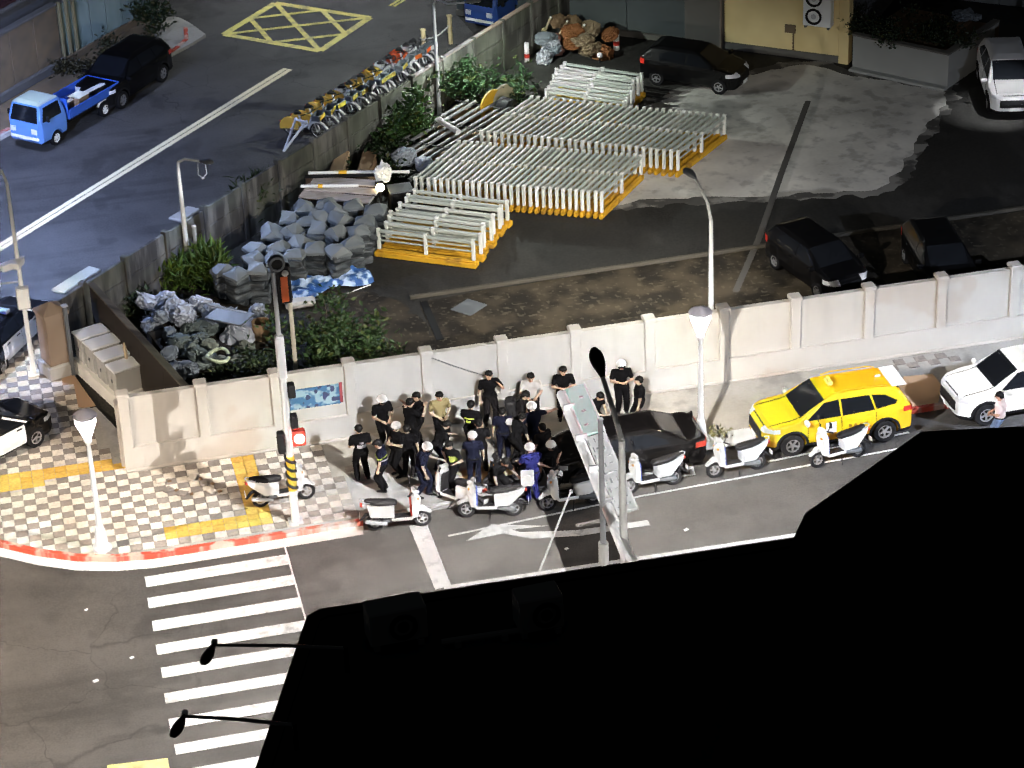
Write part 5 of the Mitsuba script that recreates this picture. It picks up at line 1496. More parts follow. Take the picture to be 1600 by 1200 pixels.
# row of hire bicycles beyond the fence
def bicycle():
    P = Proto()
    r, xf, xr = .30, .52, -.48
    Y, W = M_SCY, M_WHITE2

    def arc_xz(cx, cz, rad, a0, a1, n=12, y=0.0):
        return [(cx + rad * math.cos(math.radians(a)), y, cz + rad * math.sin(math.radians(a))) for a in np.linspace(a0, a1, n)]
    for x in (xf, xr):
        k = P.part('wheel', tube(arc_xz(x, r, r - .022, 0, 357, 28), .024, 7), M_RUBBER, smooth=True)
        ms = [tube(arc_xz(x, r, r - .055, 0, 357, 24), .012, 5), tube([(x, -.04, r), (x, .04, r)], .03, 8)]
        for j in range(9):
            a = 2 * math.pi * j / 9
            ms.append(tube([(x, 0, r), (x + .24 * math.cos(a), 0, r + .24 * math.sin(a))], .005, 4))
        P.part('rim', cat(*ms), M_ALLOY, k)
    P.part('front_fender', tube(arc_xz(xf, r, r + .035, 10, 175, 14), .042, 7), W, smooth=True)
    sk = Polygon([(xr, r)] + [(x, z) for x, _, z in arc_xz(xr, r, r + .055, -8, 188, 18)])
    for s in (-1, 1):
        P.part('skirt_guard', mesh_of(ext(sk, 'y', s * .055 - .008, s * .055 + .008)), Y)
    P.part('rear_fender', tube(arc_xz(xr, r, r + .05, -5, 190, 16), .06, 7), Y, smooth=True)
    P.part('frame', cat(tube([(.36, 0, .86), (.22, 0, .52), (-.02, 0, .36)], .045, 8), tube([(-.02, 0, .36), (-.16, 0, .84)], .03, 8), tube([(-.02, .04, .34), (xr, .05, r)], .022, 6), tube([(-.02, -.04, .34), (xr, -.05, r)], .022, 6)), W, smooth=40)
    P.part('fork', cat(tube([(.34, 0, .95), (.38, 0, .72), (.44, .06, .55), (xf, .06, r)], .022, 6), tube([(.38, 0, .72), (.44, -.06, .55), (xf, -.06, r)], .022, 6)), W, smooth=40)
    hb = P.part('handlebar', tube([(.14, .28, 1.02), (.26, .22, 1.05), (.33, 0, 1.0), (.26, -.22, 1.05), (.14, -.28, 1.02)], .017, 7), M_BLK)
    for s in (-1, 1): P.part('grip', tube([(.12, s * .285, 1.015), (.20, s * .25, 1.035)], .024, 7), M_RUBBER, hb)
    bk = P.part('basket', mesh_of(man(cbox(.56, 0, .88, .30, .36, .24, .03)) - man(cbox(.56, 0, .91, .27, .33, .24, .03))), M_DSTEEL)
    P.part('basket_sign', cbox(.72, 0, .88, .012, .30, .16, .004), Y, bk)
    P.part('saddle', softened(union([bone((-.08, 0, .90), (-.24, .05, .92), .035, .055), bone((-.08, 0, .90), (-.24, -.05, .92), .035, .055)]), .05, 2), M_BLK, smooth=True)
    P.part('crank', cat(tube([(-.02, -.09, .34), (-.02, .09, .34)], .03, 8), tube([(-.02, .09, .34), (.10, .09, .24)], .014, 5), tube([(-.02, -.09, .34), (-.14, -.09, .44)], .014, 5)), M_STEEL)
    P.part('front_light', cbox(.45, 0, .70, .05, .06, .05, .012), M_LAMPGLASS)
    P.part('rear_light', cbox(xr - .37, 0, .50, .03, .06, .05, .01), M_RED)
    P.part('kick_stand', tube([(-.2, .08, .30), (-.24, .22, .01)], .012, 5), M_STEEL)
    return P


BIKE = bicycle()
row = [(475, 192, 'y'), (493, 181, 'y'), (510, 171, 'y'), (527, 161, 'y'), (543, 152, 'y'), (557, 144, 'w'), (574, 134, 'y'), (590, 124, 'y'), (605, 113, 'y'), (619, 104, 'w'), (632, 95, 'o'), (644, 86, 'o'), (655, 80, 'w')]
cols = {'y': (M_SCY, 'yellow and white'), 'w': (M_WHITE2, 'all white'), 'o': (mat('bike_orange', (0.60, 0.085, 0.02), 0.4), 'orange red')}
nth = {}
words = ['nearest', 'second', 'third', 'fourth', 'fifth', 'sixth', 'seventh', 'eighth', 'ninth']
for k, (u, v, cc_) in enumerate(row):
    c = at(u, v, 0.55)
    m_, cn = cols[cc_]
    n = nth.get(cc_, 0); nth[cc_] = n + 1
    BIKE.place('hire_bicycle', '%s %s hire bicycle in the row beyond the dark fence' % (words[n], cn), 'bicycle', T().translate([c[0], c[1], 0.0]).rotate([0, 0, 1], ang_f - 90 + random.uniform(-14, 14)).rotate([1, 0, 0], random.uniform(2, 8)).scale([1.12, 1.5, 1.06]), 'hire bicycles along the dark fence', {M_SCY: m_})


# ================================================================ people
def V(*a): return np.array(a, float)


def rotx(v, d): a = math.radians(d); return V(v[0], v[1] * math.cos(a) - v[2] * math.sin(a), v[1] * math.sin(a) + v[2] * math.cos(a))
def roty(v, d): a = math.radians(d); return V(v[0] * math.cos(a) + v[2] * math.sin(a), v[1], -v[0] * math.sin(a) + v[2] * math.cos(a))


def unit(v): v = np.asarray(v, float); return v / np.linalg.norm(v)


def figure(lean=0, head=0, arms=((0.1, .25, -1), (.3, .1, -1), (.1, -.25, -1), (.3, -.1, -1)), stance=.11, stride=0.0, squat=0.0, long_sleeves=False, hat='hair', grip=False, build=1.0, pants_long=True):
    """A standing figure, x forward, y left, z up, about 1.7 m. arms: upper left, lower left, upper right, lower right directions."""
    P = Proto()
    hip = V(0, 0, .90 - squat)
    hipL, hipR = hip + [0, .09, -.02], hip + [0, -.09, -.02]
    ankL, ankR = V(stride, stance, .085), V(-stride, -stance, .085)

    def knee(h, a):
        m, d = (h + a) / 2, np.linalg.norm(h - a)
        off = math.sqrt(max(0.0, .43 ** 2 - (d / 2) ** 2))
        return m + V(off + .012, 0, 0)
    knL, knR = knee(hipL, ankL), knee(hipR, ankR)
    up_ = lambda z, x=0, y=0: hip + roty(V(x, y, z), lean)
    waist, chest, neck = up_(.14), up_(.36), up_(.54)
    shL, shR = up_(.475, -.005, .185 * build), up_(.475, -.005, -.185 * build)
    skull = neck + roty(V(.02, 0, .155), lean + head)
    hd = lambda x, y, z: skull + roty(V(x, y, z), lean + head)
    elL, elR = shL + unit(arms[0]) * .285, shR + unit(arms[2]) * .285
    wrL, wrR = elL + unit(arms[1]) * .245, elR + unit(arms[3]) * .245
    body = [bone(hip + [0, .05, 0], hip + [0, -.05, 0], .115, .115), bone(hip, waist, .13 * build, .115 * build), bone(waist, chest, .115 * build, .14 * build), bone(up_(.36, 0, .07), up_(.36, 0, -.07), .12 * build, .12 * build),
            bone(up_(.43, 0, .12 * build), up_(.43, 0, -.12 * build), .085, .085), bone(chest, neck, .10, .062), bone(neck, skull + [0, 0, -.03], .058, .062), bone(up_(.46, 0, .06), shL, .07, .062), bone(up_(.46, 0, -.06), shR, .07, .062)]
    body += chain([hipL, knL, ankL], [.092, .060, .042]) + chain([hipR, knR, ankR], [.092, .060, .042])
    for a in (ankL, ankR):
        body += [bone(a + [-.03, 0, -.03], a + [.15, .0, -.052], .042, .030)]
    body += chain([shL, elL, wrL], [.056, .042, .029]) + chain([shR, elR, wrR], [.056, .042, .029])
    body += [bone(hd(-.015, 0, .025), hd(.01, 0, .0), .098, .085), bone(hd(.01, 0, .0), hd(.055, 0, -.075), .080, .042), bone(hd(.092, 0, .01), hd(.112, 0, -.028), .010, .016)]
    for s in (-1, 1): body.append(bone(hd(-.005, s * .088, .01), hd(-.01, s * .092, -.03), .018, .014))
    fingers = []
    for s, el, wr in ((1, elL, wrL), (-1, elR, wrR)):
        d = unit(wr - el)
        side = np.cross(d, V(0, 0, 1)) if abs(d[2]) < .9 else V(1, 0, 0) - d * d[0]
        side = unit(side)
        nrm = np.cross(d, side)
        if nrm[1] * s > 0 and abs(nrm[1]) > .3: nrm = -nrm
        palm = wr + d * .075
        body.append(m3.Manifold.hull_points(np.vstack([_ICO[1] * .019 + (wr + side * o * .6 + d * .01) for o in (-.03, .03)] + [_ICO[1] * .015 + (palm + side * o) for o in (-.034, .034)])))
        for j, o in enumerate((-.033, -.011, .011, .033)):
            L = (.034, .040, .037, .029)[j]
            a = palm + side * o + d * .010
            cv = .55 if not grip else 1.1
            b = a + unit(d + nrm * cv * .35) * L
            c = b + unit(d + nrm * cv * 1.0) * L * .85
            fingers += chain([a, b, c], [.0105, .0095, .0075], 0)
        a = wr + side * -.030 + d * .03
        b = a + unit(d * .6 - side * .9 + nrm * .25) * .042
        fingers += chain([a, b, b + unit(d - side * .25 + nrm * .4) * .032], [.0125, .011, .009], 0)
    core = mesh_of(union(body).refine_to_length(.055))
    core.merge_vertices()
    trimesh.smoothing.filter_taubin(core, lamb=.5, nu=.52, iterations=5)
    P.part('body', mesh_of(man(core) + union(fingers)), M_SKIN, smooth=50)
    for s in (-1, 1):
        P.part('eye', trimesh.creation.icosphere(1, .012).apply_translation(hd(.088, s * .034, .012)), M_HAIR, smooth=True)
    P.part('mouth', cbox(*hd(.094, 0, -.062), .012, .045, .010, .003), M_RPAINT)
    # clothes: wider copies of the same bones
    g = .016
    sh_b = [bone(hip + [0, .04, .04], hip + [0, -.04, .04], .125 * build + g, .125 * build + g), bone(hip + [0, 0, .05], waist, .13 * build + g, .12 * build + g), bone(waist, chest, .12 * build + g, .142 * build + g), bone(up_(.36, 0, .07), up_(.36, 0, -.07), .122 * build + g, .122 * build + g),
            bone(up_(.43, 0, .12 * build), up_(.43, 0, -.12 * build), .088 + g, .088 + g), bone(up_(.42), up_(.545), .10, .066), bone(up_(.46, 0, .06), shL, .072 + g, .066 + g), bone(up_(.46, 0, -.06), shR, .072 + g, .066 + g)]
    k = 1.0 if long_sleeves else .62
    for sh_, el, wr in ((shL, elL, wrL), (shR, elR, wrR)):
        sh_b.append(bone(sh_, sh_ + (el - sh_) * k, .060 + g, .052 + g))
        if long_sleeves: sh_b.append(bone(el, wr, .045 + g, .034 + g * .8))
    shirt = softened(union(sh_b), .06, 4)
    ks = P.part('shirt', shirt, 'SHIRT', smooth=50)
    tr = [bone(hip + [0, .05, 0], hip + [0, -.05, 0], .122 + g * .7, .122 + g * .7), bone(hip + [0, 0, .06], hip, .122, .126)]
    for h_, kn, an_ in ((hipL, knL, ankL), (hipR, knR, ankR)):
        tr += chain([h_, kn, an_ + [0, 0, .02]] if pants_long else [h_, kn], [.096 + g, .066 + g, .052 + g] if pants_long else [.10 + g, .078 + g])
    P.part('trousers', softened(union(tr), .06, 4), 'TROUSERS', smooth=50)
    belt = (man(grown(shirt, .008)) - man(shirt)) ^ m3.Manifold.cube([1, 1, .05], True).translate([0, 0, hip[2] + .035])
    if not belt.is_empty(): P.part('belt', mesh_of(belt), M_HAIR)
    for a in (ankL, ankR):
        P.part('shoe', softened(union([bone(a + [-.04, 0, -.035], a + [.16, 0, -.05], .052, .036)]), .05, 3), M_BLK, smooth=50)
    if hat == 'helmet':
        hm = (bone(hd(-.02, 0, .03), hd(.0, 0, .03), .138, .134)) ^ m3.Manifold.cube([.6, .6, .5], True).translate(list(hd(-.02, 0, .235)))
        hk = P.part('helmet', softened(hm, .05, 3), M_WHITE, smooth=50)
        P.part('visor', softened(bone(hd(.115, .05, .0), hd(.115, -.05, .0), .035, .035), .04, 2), M_BLK, hk, smooth=True)
        P.part('strap', tube([hd(.0, .10, .0), hd(.035, .075, -.08), hd(.055, 0, -.115), hd(.035, -.075, -.08), hd(.0, -.10, .0)], .010, 5), M_BLK, hk)
    else:
        hr = union([bone(hd(-.025, 0, .035), hd(-.01, 0, .03), .108, .103), bone(hd(-.055, 0, -.02), hd(-.04, 0, .03), .075, .09)]) - m3.Manifold.cube([.3, .3, .18], True).translate(list(hd(.16, 0, -.05))) - m3.Manifold.cube([.5, .5, .3], True).translate(list(hd(0, 0, -.22)))
        kh = P.part('hair', softened(hr, .05, 3), M_HAIR, smooth=50)
        if hat == 'cap':
            P.part('cap', softened(bone(hd(-.01, 0, .05), hd(0, 0, .05), .114, .110) ^ m3.Manifold.cube([.5, .5, .3], True).translate(list(hd(0, 0, .19))), .05, 3), M_BLK, kh, smooth=50)
            P.part('brim', softened(bone(hd(.10, .03, .05), hd(.10, -.03, .05), .05, .05) ^ m3.Manifold.cube([.4, .4, .025], True).translate(list(hd(.12, 0, .05))), .05, 1), M_BLK, kh)
    P.shirt, P.hd, P.wr, P.up = shirt, hd, (wrL, wrR), up_
    return P


def patch(P, region, m, name):
    r = (man(grown(P.shirt, .007)) - man(P.shirt)) ^ region
    if not r.is_empty(): P.part(name, mesh_of(r), m, smooth=50)


DOWN = ((.05, .22, -1), (.22, .08, -1), (.05, -.22, -1), (.22, -.08, -1))
CLASP = ((.1, .28, -1), (.75, -.62, -.35), (.1, -.28, -1), (.75, .62, -.35))
CROSS = ((.25, .35, -1), (.7, -.85, .1), (.25, -.35, -1), (.7, .85, .1))
PHONE = ((.75, .35, -.45), (.55, -.45, .8), (.75, -.35, -.45), (.55, .45, .8))
FACE = ((.55, .5, -.7), (.35, -.5, .9), (.1, -.28, -1), (.45, -.05, -.9))
REACH = ((.1, .25, -1), (.3, .1, -1), (.35, -.75, -.35), (.35, -.9, -.15))
FWD = ((.45, .2, -.9), (.95, -.05, -.3), (.1, -.25, -1), (.3, -.05, -1))
HIPS = ((-.1, .75, -.8), (.3, -.75, -.55), (-.1, -.75, -.8), (.3, .75, -.55))

FIG = {}


def fig(kind, **kw):
    if kind not in FIG: FIG[kind] = figure(**kw)
    return FIG[kind]


def person(label, feet, head_px, face, P, shirt, trousers, swap=None, height=None, z=0.14):
    """feet: pixel of the feet; face: heading in degrees (0 = along the road to the right, 90 = towards the wall)."""
    b = at(*feet, z)
    s = (height or 1.70) / 1.70
    sw = {'SHIRT': M_CLOTH[shirt], 'TROUSERS': M_CLOTH[trousers]}
    if swap: sw.update(swap)
    M = T().translate([float(b[0]), float(b[1]), z]).rotate([0, 0, 1], float(face)).scale([1.16 * s, 1.16 * s, 1.03 * s])
    return P.place('person', label, 'person', M, None, sw)


stand_ = fig('stand', arms=DOWN)
clasp = fig('clasp', arms=CLASP, head=12, stance=.13)
claspH = fig('claspH', arms=CLASP, head=14, hat='helmet', stance=.12)
standH = fig('standH', arms=FWD, head=16, lean=4, hat='helmet')
walkH = fig('walkH', arms=FWD, head=20, lean=10, hat='helmet', stride=.14)
hipsH = fig('hipsH', arms=HIPS, head=8, hat='helmet')
reachH = fig('reachH', arms=REACH, head=10, lean=5, hat='helmet')
crossed = fig('crossed', arms=CROSS, head=8)
crossH = fig('crossH', arms=CROSS, head=4, hat='helmet')
phone = fig('phone', arms=PHONE, head=10)
face_ = fig('face', arms=FACE, head=6, stance=.14)
bend = fig('bend', arms=FWD, head=18, lean=22, grip=True)
crouch = fig('crouch', arms=FWD, head=10, lean=32, squat=.34, stride=.16, grip=True)
sit = fig('sit', arms=CLASP, head=12, lean=16, squat=.22, stride=.06)
# printed shirts are figures of their own
backp = figure(arms=CLASP, head=14, stance=.13)
patch(backp, m3.Manifold.cube([.5, .22, .11], True).translate([-.3, 0, 1.13]), M_REFLECT, 'back_print')
patch(backp, m3.Manifold.cube([.5, .12, .07], True).translate([-.3, 0, 1.25]), M_CLOTH['grey'], 'back_print')
neonp = figure(arms=FWD, head=14, lean=4)
patch(neonp, m3.Manifold.cube([.5, .26, .05], True).translate([-.3, 0, 1.27]), M_NEON, 'back_print')
patch(neonp, m3.Manifold.cube([.5, .13, .07], True).translate([-.3, .02, 1.17]), M_NEON, 'back_print')
vest = figure(arms=DOWN, head=14, lean=3, hat='cap')
patch(vest, m3.Manifold.cube([.8, .8, .045], True).translate([0, 0, 1.10]), M_REFLECT, 'reflective_band')
patch(vest, m3.Manifold.cube([.8, .8, .045], True).translate([0, 0, 1.24]), M_NEON, 'reflective_band')
greenv = figure(arms=HIPS, head=14, lean=4)
patch(greenv, m3.Manifold.cube([.9, .16, .22], True).translate([0, .13, 1.16]), M_NEON, 'vest_panel')
bagp = figure(arms=DOWN, head=10, lean=14)
bp = m3.Manifold.hull_points(np.vstack([_ICO[1] * .07 + V(*q) for q in [(-.26, .12, 1.36), (-.26, -.12, 1.36), (-.20, .14, .98), (-.20, -.14, .98), (-.12, .12, 1.36), (-.12, -.12, 1.36), (-.10, .13, 1.0), (-.10, -.13, 1.0)]]))
kb = bagp.part('backpack', softened(bp, .08, 3), M_BLK, smooth=50)
for s in (-1, 1): bagp.part('shoulder_strap', tube([(-.06, s * .11, 1.44), (.06, s * .12, 1.50), (.17, s * .12, 1.36), (.13, s * .13, 1.1)], .018, 5), M_BLK, kb)

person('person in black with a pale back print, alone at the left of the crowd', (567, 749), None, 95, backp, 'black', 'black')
person('person in a black cap and dark vest with reflective bands, left front of the crowd', (601, 766), None, 160, vest, 'navy', 'black', height=1.58)
person('person in black with a white helmet and clasped hands close to the wall', (601, 700), None, -75, claspH, 'black', 'black')
person('person with a white helmet and bare forearms, second helmet from the left', (625, 742), None, -160, crossH, 'black', 'black', height=1.66)
person('person in black raising a camera near the wall, left of the khaki shirt', (644, 706), None, 20, phone, 'black', 'black')
person('person in black close behind the one raising a camera, holding up a phone', (657, 695), None, 190, phone, 'black', 'black')
person('person in navy with a white helmet stooping at the left of the white scooters', (660, 776), None, -20, walkH, 'navy', 'navy', height=1.72)
person('person in a khaki shirt and black trousers standing against the wall', (690, 694), None, -80, clasp, 'khaki', 'black')
person('person in black with pale bare arms below the khaki shirt', (685, 738), None, 10, bend, 'black', 'navy', height=1.62)
person('person with a bright green panel on a black vest, hands on hips', (710, 766), None, -150, greenv, 'black', 'black', height=1.6)
person('person in a black shirt with yellow green print, seen from behind in mid crowd', (738, 712), None, 60, neonp, 'black', 'black')
person('person in navy with a white helmet, back turned, in front of the green print shirt', (742, 757), None, 80, standH, 'navy', 'navy', height=1.6)
person('person in black at the wall with one hand raised to the face', (767, 661), None, -90, face_, 'black', 'charcoal')
wh = person('person in a navy uniform carrying a white helmet at the shoulder', (788, 716), None, 75, stand_, 'navy', 'navy', height=1.6)
b = at(788, 716, .14)
hm_ = thing('spare_helmet', 'white helmet carried at the shoulder of the navy uniform', 'helmet')
add('shell', moved(softened(bone((0, 0, 0), (.02, 0, 0), .125, .12) ^ m3.Manifold.cube([.5, .5, .3], True).translate([0, 0, .1]), .05, 3), b[0] + .16, b[1] - .18, 1.42), M_WHITE, hm_, smooth=50)
add('visor', cbox(b[0] + .28, b[1] - .2, 1.38, .05, .16, .05, .02), M_BLK, hm_)
person('person crouching in black low in front of the navy uniform', (775, 768), None, -60, crouch, 'black', 'black')
person('person in dark clothes with a black backpack leaning forward near the wall', (812, 692), None, -20, bagp, 'charcoal', 'charcoal')
person('person in a pale shirt at the wall behind the backpack', (832, 664), None, -100, clasp, 'pale', 'black')
person('person in navy with a white helmet stretching one arm to the right', (836, 716), None, 100, reachH, 'navy', 'navy', height=1.72)
person('person in a blue uniform with a white helmet, nearest the road', (833, 782), None, 95, standH, 'blue', 'blue', height=1.72, z=0.06)
person('person in black with a white helmet, hands on hips, left of the sign mast', (862, 772), None, -60, hipsH, 'black', 'black', height=1.66, z=0.06)
person('person in a black shirt with folded arms at the wall behind the green board', (882, 654), None, -100, crossed, 'black', 'black')
person('person in black seated on the pavement edge right of the green board', (928, 676), None, -50, sit, 'black', 'brown', height=1.62)
person('person with a white helmet and folded arms at the wall, rightmost helmet', (972, 645), None, -95, crossH, 'black', 'black')
person('person in black behind the sedan, farthest right of the crowd', (1000, 668), None, 170, stand_, 'black', 'black', height=1.64)
person('person in a pale pink shirt and jeans beside the front wheel of the white car', (1560, 694), None, 150, clasp, 'pink', 'denim', height=1.66, z=0.0)
person('person in black between the left white helmets, back to the camera', (640, 744), None, 70, stand_, 'black', 'charcoal', height=1.62)
person('person in black standing just right of the black backpack', (806, 728), None, 30, bend, 'black', 'black', height=1.6)
person('person in charcoal half hidden behind the blue uniform', (850, 742), None, 120, stand_, 'charcoal', 'black', height=1.62)
person('person in black beside the crouching person, turned to the wall', (752, 736), None, 85, clasp, 'black', 'black', height=1.6)
sh = thing('spare_helmet', 'white helmet resting on the police scooter left of the sign mast', 'helmet')
b = at(872, 742, .95)
add('shell', moved(softened(bone((0, 0, 0), (.02, 0, 0), .13, .125) ^ m3.Manifold.cube([.5, .5, .3], True).translate([0, 0, .09]), .05, 3), b[0], b[1], .98), M_WHITE, sh, smooth=50)
add('visor', cbox(b[0] - .11, b[1] - .06, .96, .06, .14, .05, .02), M_BLK, sh)


# ================================================================ barriers in the yard
def barrier(L, H=0.98, nrail=2, wb=.19, gap=.25):
    """A white post-and-rail barrier on a yellow foot beam: x along its length."""
    P = Proto()
    P.part('base', cbox(0, 0, .11, L, wb, .18, .02), M_YBASE)
    P.part('base_ridge', cbox(0, 0, .225, L - .1, wb * .6, .06, .02), M_YBASE)
    for x in (-L / 2 + .13, 0, L / 2 - .13):
        k = P.part('post', cbox(x, 0, .25 + (H - .25) / 2, .12, .105, H - .25, .015), M_RAIL[0])
        P.part('post_cap', cbox(x, 0, H + .018, .14, .125, .035, .012), M_RAIL[0], k)
    segs = [(-L / 2 + .19, -.06), (.06, L / 2 - .19)]
    for j in range(nrail):
        z = H - .06 - gap * j
        for a, b in segs:
            P.part('rail', cbox((a + b) / 2, 0, z, b - a, .05 if j else .11, .06 if j else .10, .012), M_RAILBAR[0])
    return P


ORD = 'first second third fourth fifth sixth seventh eighth ninth tenth eleventh twelfth thirteenth fourteenth fifteenth sixteenth seventeenth eighteenth nineteenth twentieth twenty-first twenty-second twenty-third twenty-fourth twenty-fifth twenty-sixth twenty-seventh twenty-eighth twenty-ninth thirtieth'.split()
BA, BB, BC, BD = barrier(3.62, nrail=3, wb=.34, gap=.17), barrier(3.55, gap=.25, wb=.13), barrier(3.75, gap=.25, wb=.13), barrier(3.4, nrail=3, wb=.24, gap=.17)
rb = np.random.default_rng(5)


def block(P, n, c0, c1, deg, text, group, wob=.05):
    """n barriers from centre c0 to centre c1."""
    c0, c1 = np.asarray(c0[:2]), np.asarray(c1[:2])
    for k in range(n):
        c = c0 + (c1 - c0) * k / max(1, n - 1) + rb.normal(size=2) * wob
        i_ = int(rb.choice(4, p=[.5, .25, .15, .1]))
        P.place('road_barrier', text % ORD[k], 'barrier', TR(c[0], c[1], .008, deg + rb.normal() * wob * 9), group, {M_RAIL[0]: M_RAIL[i_], M_RAILBAR[0]: M_RAILBAR[i_]})


def mid2(a, b): return (np.asarray(a) + np.asarray(b)) / 2


def deg_of(a, b): d = np.asarray(b) - np.asarray(a); return math.degrees(math.atan2(d[1], d[0]))


# front block: long side along the picture
a, b = at(587, 396)[:2], at(751, 417)[:2]
dA = deg_of(a, b)
c0 = mid2(a, b)
a9, b9 = at(640, 292, 1.0)[:2], at(800, 316, 1.0)[:2]
block(BA, 9, c0, mid2(a9, b9), dA, 'white railing barrier on a yellow base, %s from the front in the front block', 'barriers of the front block', .07)
# middle block
a, b = at(937, 346)[:2], at(1006, 279)[:2]
dB = deg_of(a, b)
cR = mid2(a, b)
dirB = (b - a) / np.linalg.norm(b - a)
a, b = at(650, 281, 1.0)[:2], at(716, 216, 1.0)[:2]
cL = mid2(a, b)
block(BB, 30, cR, cL, dB, 'white railing barrier on a yellow base, %s from the right in the middle block', 'barriers of the middle block', .010)
# rear block
a, b = at(1053, 282)[:2], at(1138, 215)[:2]
dC = deg_of(a, b)
cR = mid2(a, b)
a, b = at(756, 210, 1.0)[:2], at(828, 145, 1.0)[:2]
cL = mid2(a, b)
block(BC, 30, cR, cL, dC, 'white railing barrier on a yellow base, %s from the right in the rear block', 'barriers of the rear block', .010)
# far block
a, b = at(846, 138, 1.0)[:2], at(985, 160, 1.0)[:2]
a9, b9 = at(870, 96, 1.0)[:2], at(1010, 116, 1.0)[:2]
block(BD, 9, mid2(a, b), mid2(a9, b9), deg_of(a, b), 'white railing barrier on a yellow base, %s from the front in the far block', 'barriers of the far block', .06)

# ================================================================ heaps: grey wrapped stacks, pale bags, tarp
def lumpy_layer(seed, w, d, h):
    m = mesh_of(man(cbox(0, 0, 0, w, d, h, .03)).refine_to_length(.16))
    m.merge_vertices()
    trimesh.smoothing.filter_taubin(m, lamb=.5, nu=.52, iterations=1)
    p = m.vertices
    off = np.stack([meshkit.fbm(p * 2.6 + seed * 5.1 + 9 * k, 3, seed + k) - .5 for k in range(3)], -1)
    m.vertices = p + off * np.array([.17, .17, .09])
    return m


LAYERS = [mikit.ply(lumpy_layer(s, .68, .58, .27), M_WRAP, smooth=25) for s in range(5)]
TOPS = []
for s in range(7):                        # folded tops: a sheared, pitched hull over the pile
    q = np.random.default_rng(60 + s)
    low = [(x * (.35 + q.uniform(-.05, .05)), y * (.30 + q.uniform(-.05, .05)), q.uniform(-.05, .02)) for x in (-1, 1) for y in (-1, 1)]
    a = q.uniform(0, math.pi)
    hi = [(math.cos(a) * t + q.uniform(-.08, .08), math.sin(a) * t + q.uniform(-.08, .08), q.uniform(.12, .26)) for t in (-.22, .0, .22)]
    m = trimesh.convex.convex_hull(np.array(low + [(x, y, z - .1) for x, y, z in low] + hi))
    m = mesh_of(man(m).refine_to_length(.10))
    m.merge_vertices()
    off = np.stack([meshkit.fbm(m.vertices * 3.4 + s * 4.7 + 9 * k, 3, s + k) - .5 for k in range(3)], -1)
    m.vertices = m.vertices + off * .11
    TOPS.append(mikit.ply(m, M_WRAPTOP, smooth=28))
stk = [(432, 362), (457, 360), (475, 322), (482, 341), (494, 352), (452, 340), (530, 322), (552, 320), (528, 336), (518, 360), (470, 376), (556, 360), (460, 396), (492, 387), (527, 390), (551, 378), (586, 326), (434, 386), (410, 386), (398, 404), (349, 420), (375, 424), (402, 420), (510, 318), (505, 336), (432, 405), (570, 345)]
stk.sort(key=lambda q: q[1])
placed = []
for k, (u, v) in enumerate(stk):
    n = 4 if v < 400 else 4
    zt = n * .27 + .10
    c = at(u, v, zt)[:2]
    for q in placed:                      # keep the stacks from running into one another
        d = c - q
        L = np.linalg.norm(d)
        if L < .70: c = q + d / max(L, 1e-3) * .70
    placed.append(c)
    row_ = 'back' if v < 345 else 'middle' if v < 376 else 'front'
    lab = 'dark grey wrapped stack, %s from the left in the %s row of the heap' % (ORD[sum(1 for a in stk if a[0] < u and row_ == ('back' if a[1] < 345 else 'middle' if a[1] < 376 else 'front'))], row_)
    if (u, v) == (349, 420): lab = 'dark grey wrapped stack standing leftmost in the heap, beside the bright grass tufts'
    if (u, v) == (586, 326): lab = 'dark grey wrapped stack nearest the left ends of the front barriers'
    t = thing('wrapped_stack', lab, 'stack', 'dark grey wrapped stacks in the yard')
    yaw = rb.uniform(-25, 40)
    for j in range(n):
        ox, oy = rb.normal(size=2) * .045
        M = T().translate([c[0] + ox, c[1] + oy, .15 + .27 * j]).rotate([0, 0, 1], float(yaw + rb.normal() * 8)).rotate([1, 0, 0], float(rb.normal() * 2.5))
        put(numbered(t + '__layer'), LAYERS[int(rb.integers(5))], None, M)
    put(numbered(t + '__top_fold'), TOPS[int(rb.integers(7))], None, T().translate([c[0], c[1], .15 + .27 * n - .06]).rotate([0, 0, 1], float(yaw + rb.normal() * 8)).rotate([1, 0, 0], float(rb.normal() * 6)))


def bag_mesh(seed):
    m = trimesh.creation.icosphere(subdivisions=3)
    v = m.vertices
    v = np.sign(v) * np.abs(v) ** .72
    off = np.stack([meshkit.fbm(v * 1.6 + seed * 3.3 + 7 * k, 4, seed + k) - .5 for k in range(3)], -1)
    v = v + off * .75
    ridge = meshkit.noise(v * 3.2 + seed, seed)
    v = v * (1 - .22 * np.exp(-((ridge - .5) / .07) ** 2))[:, None]
    m.vertices = v * np.array([.40, .33, .25])
    return m


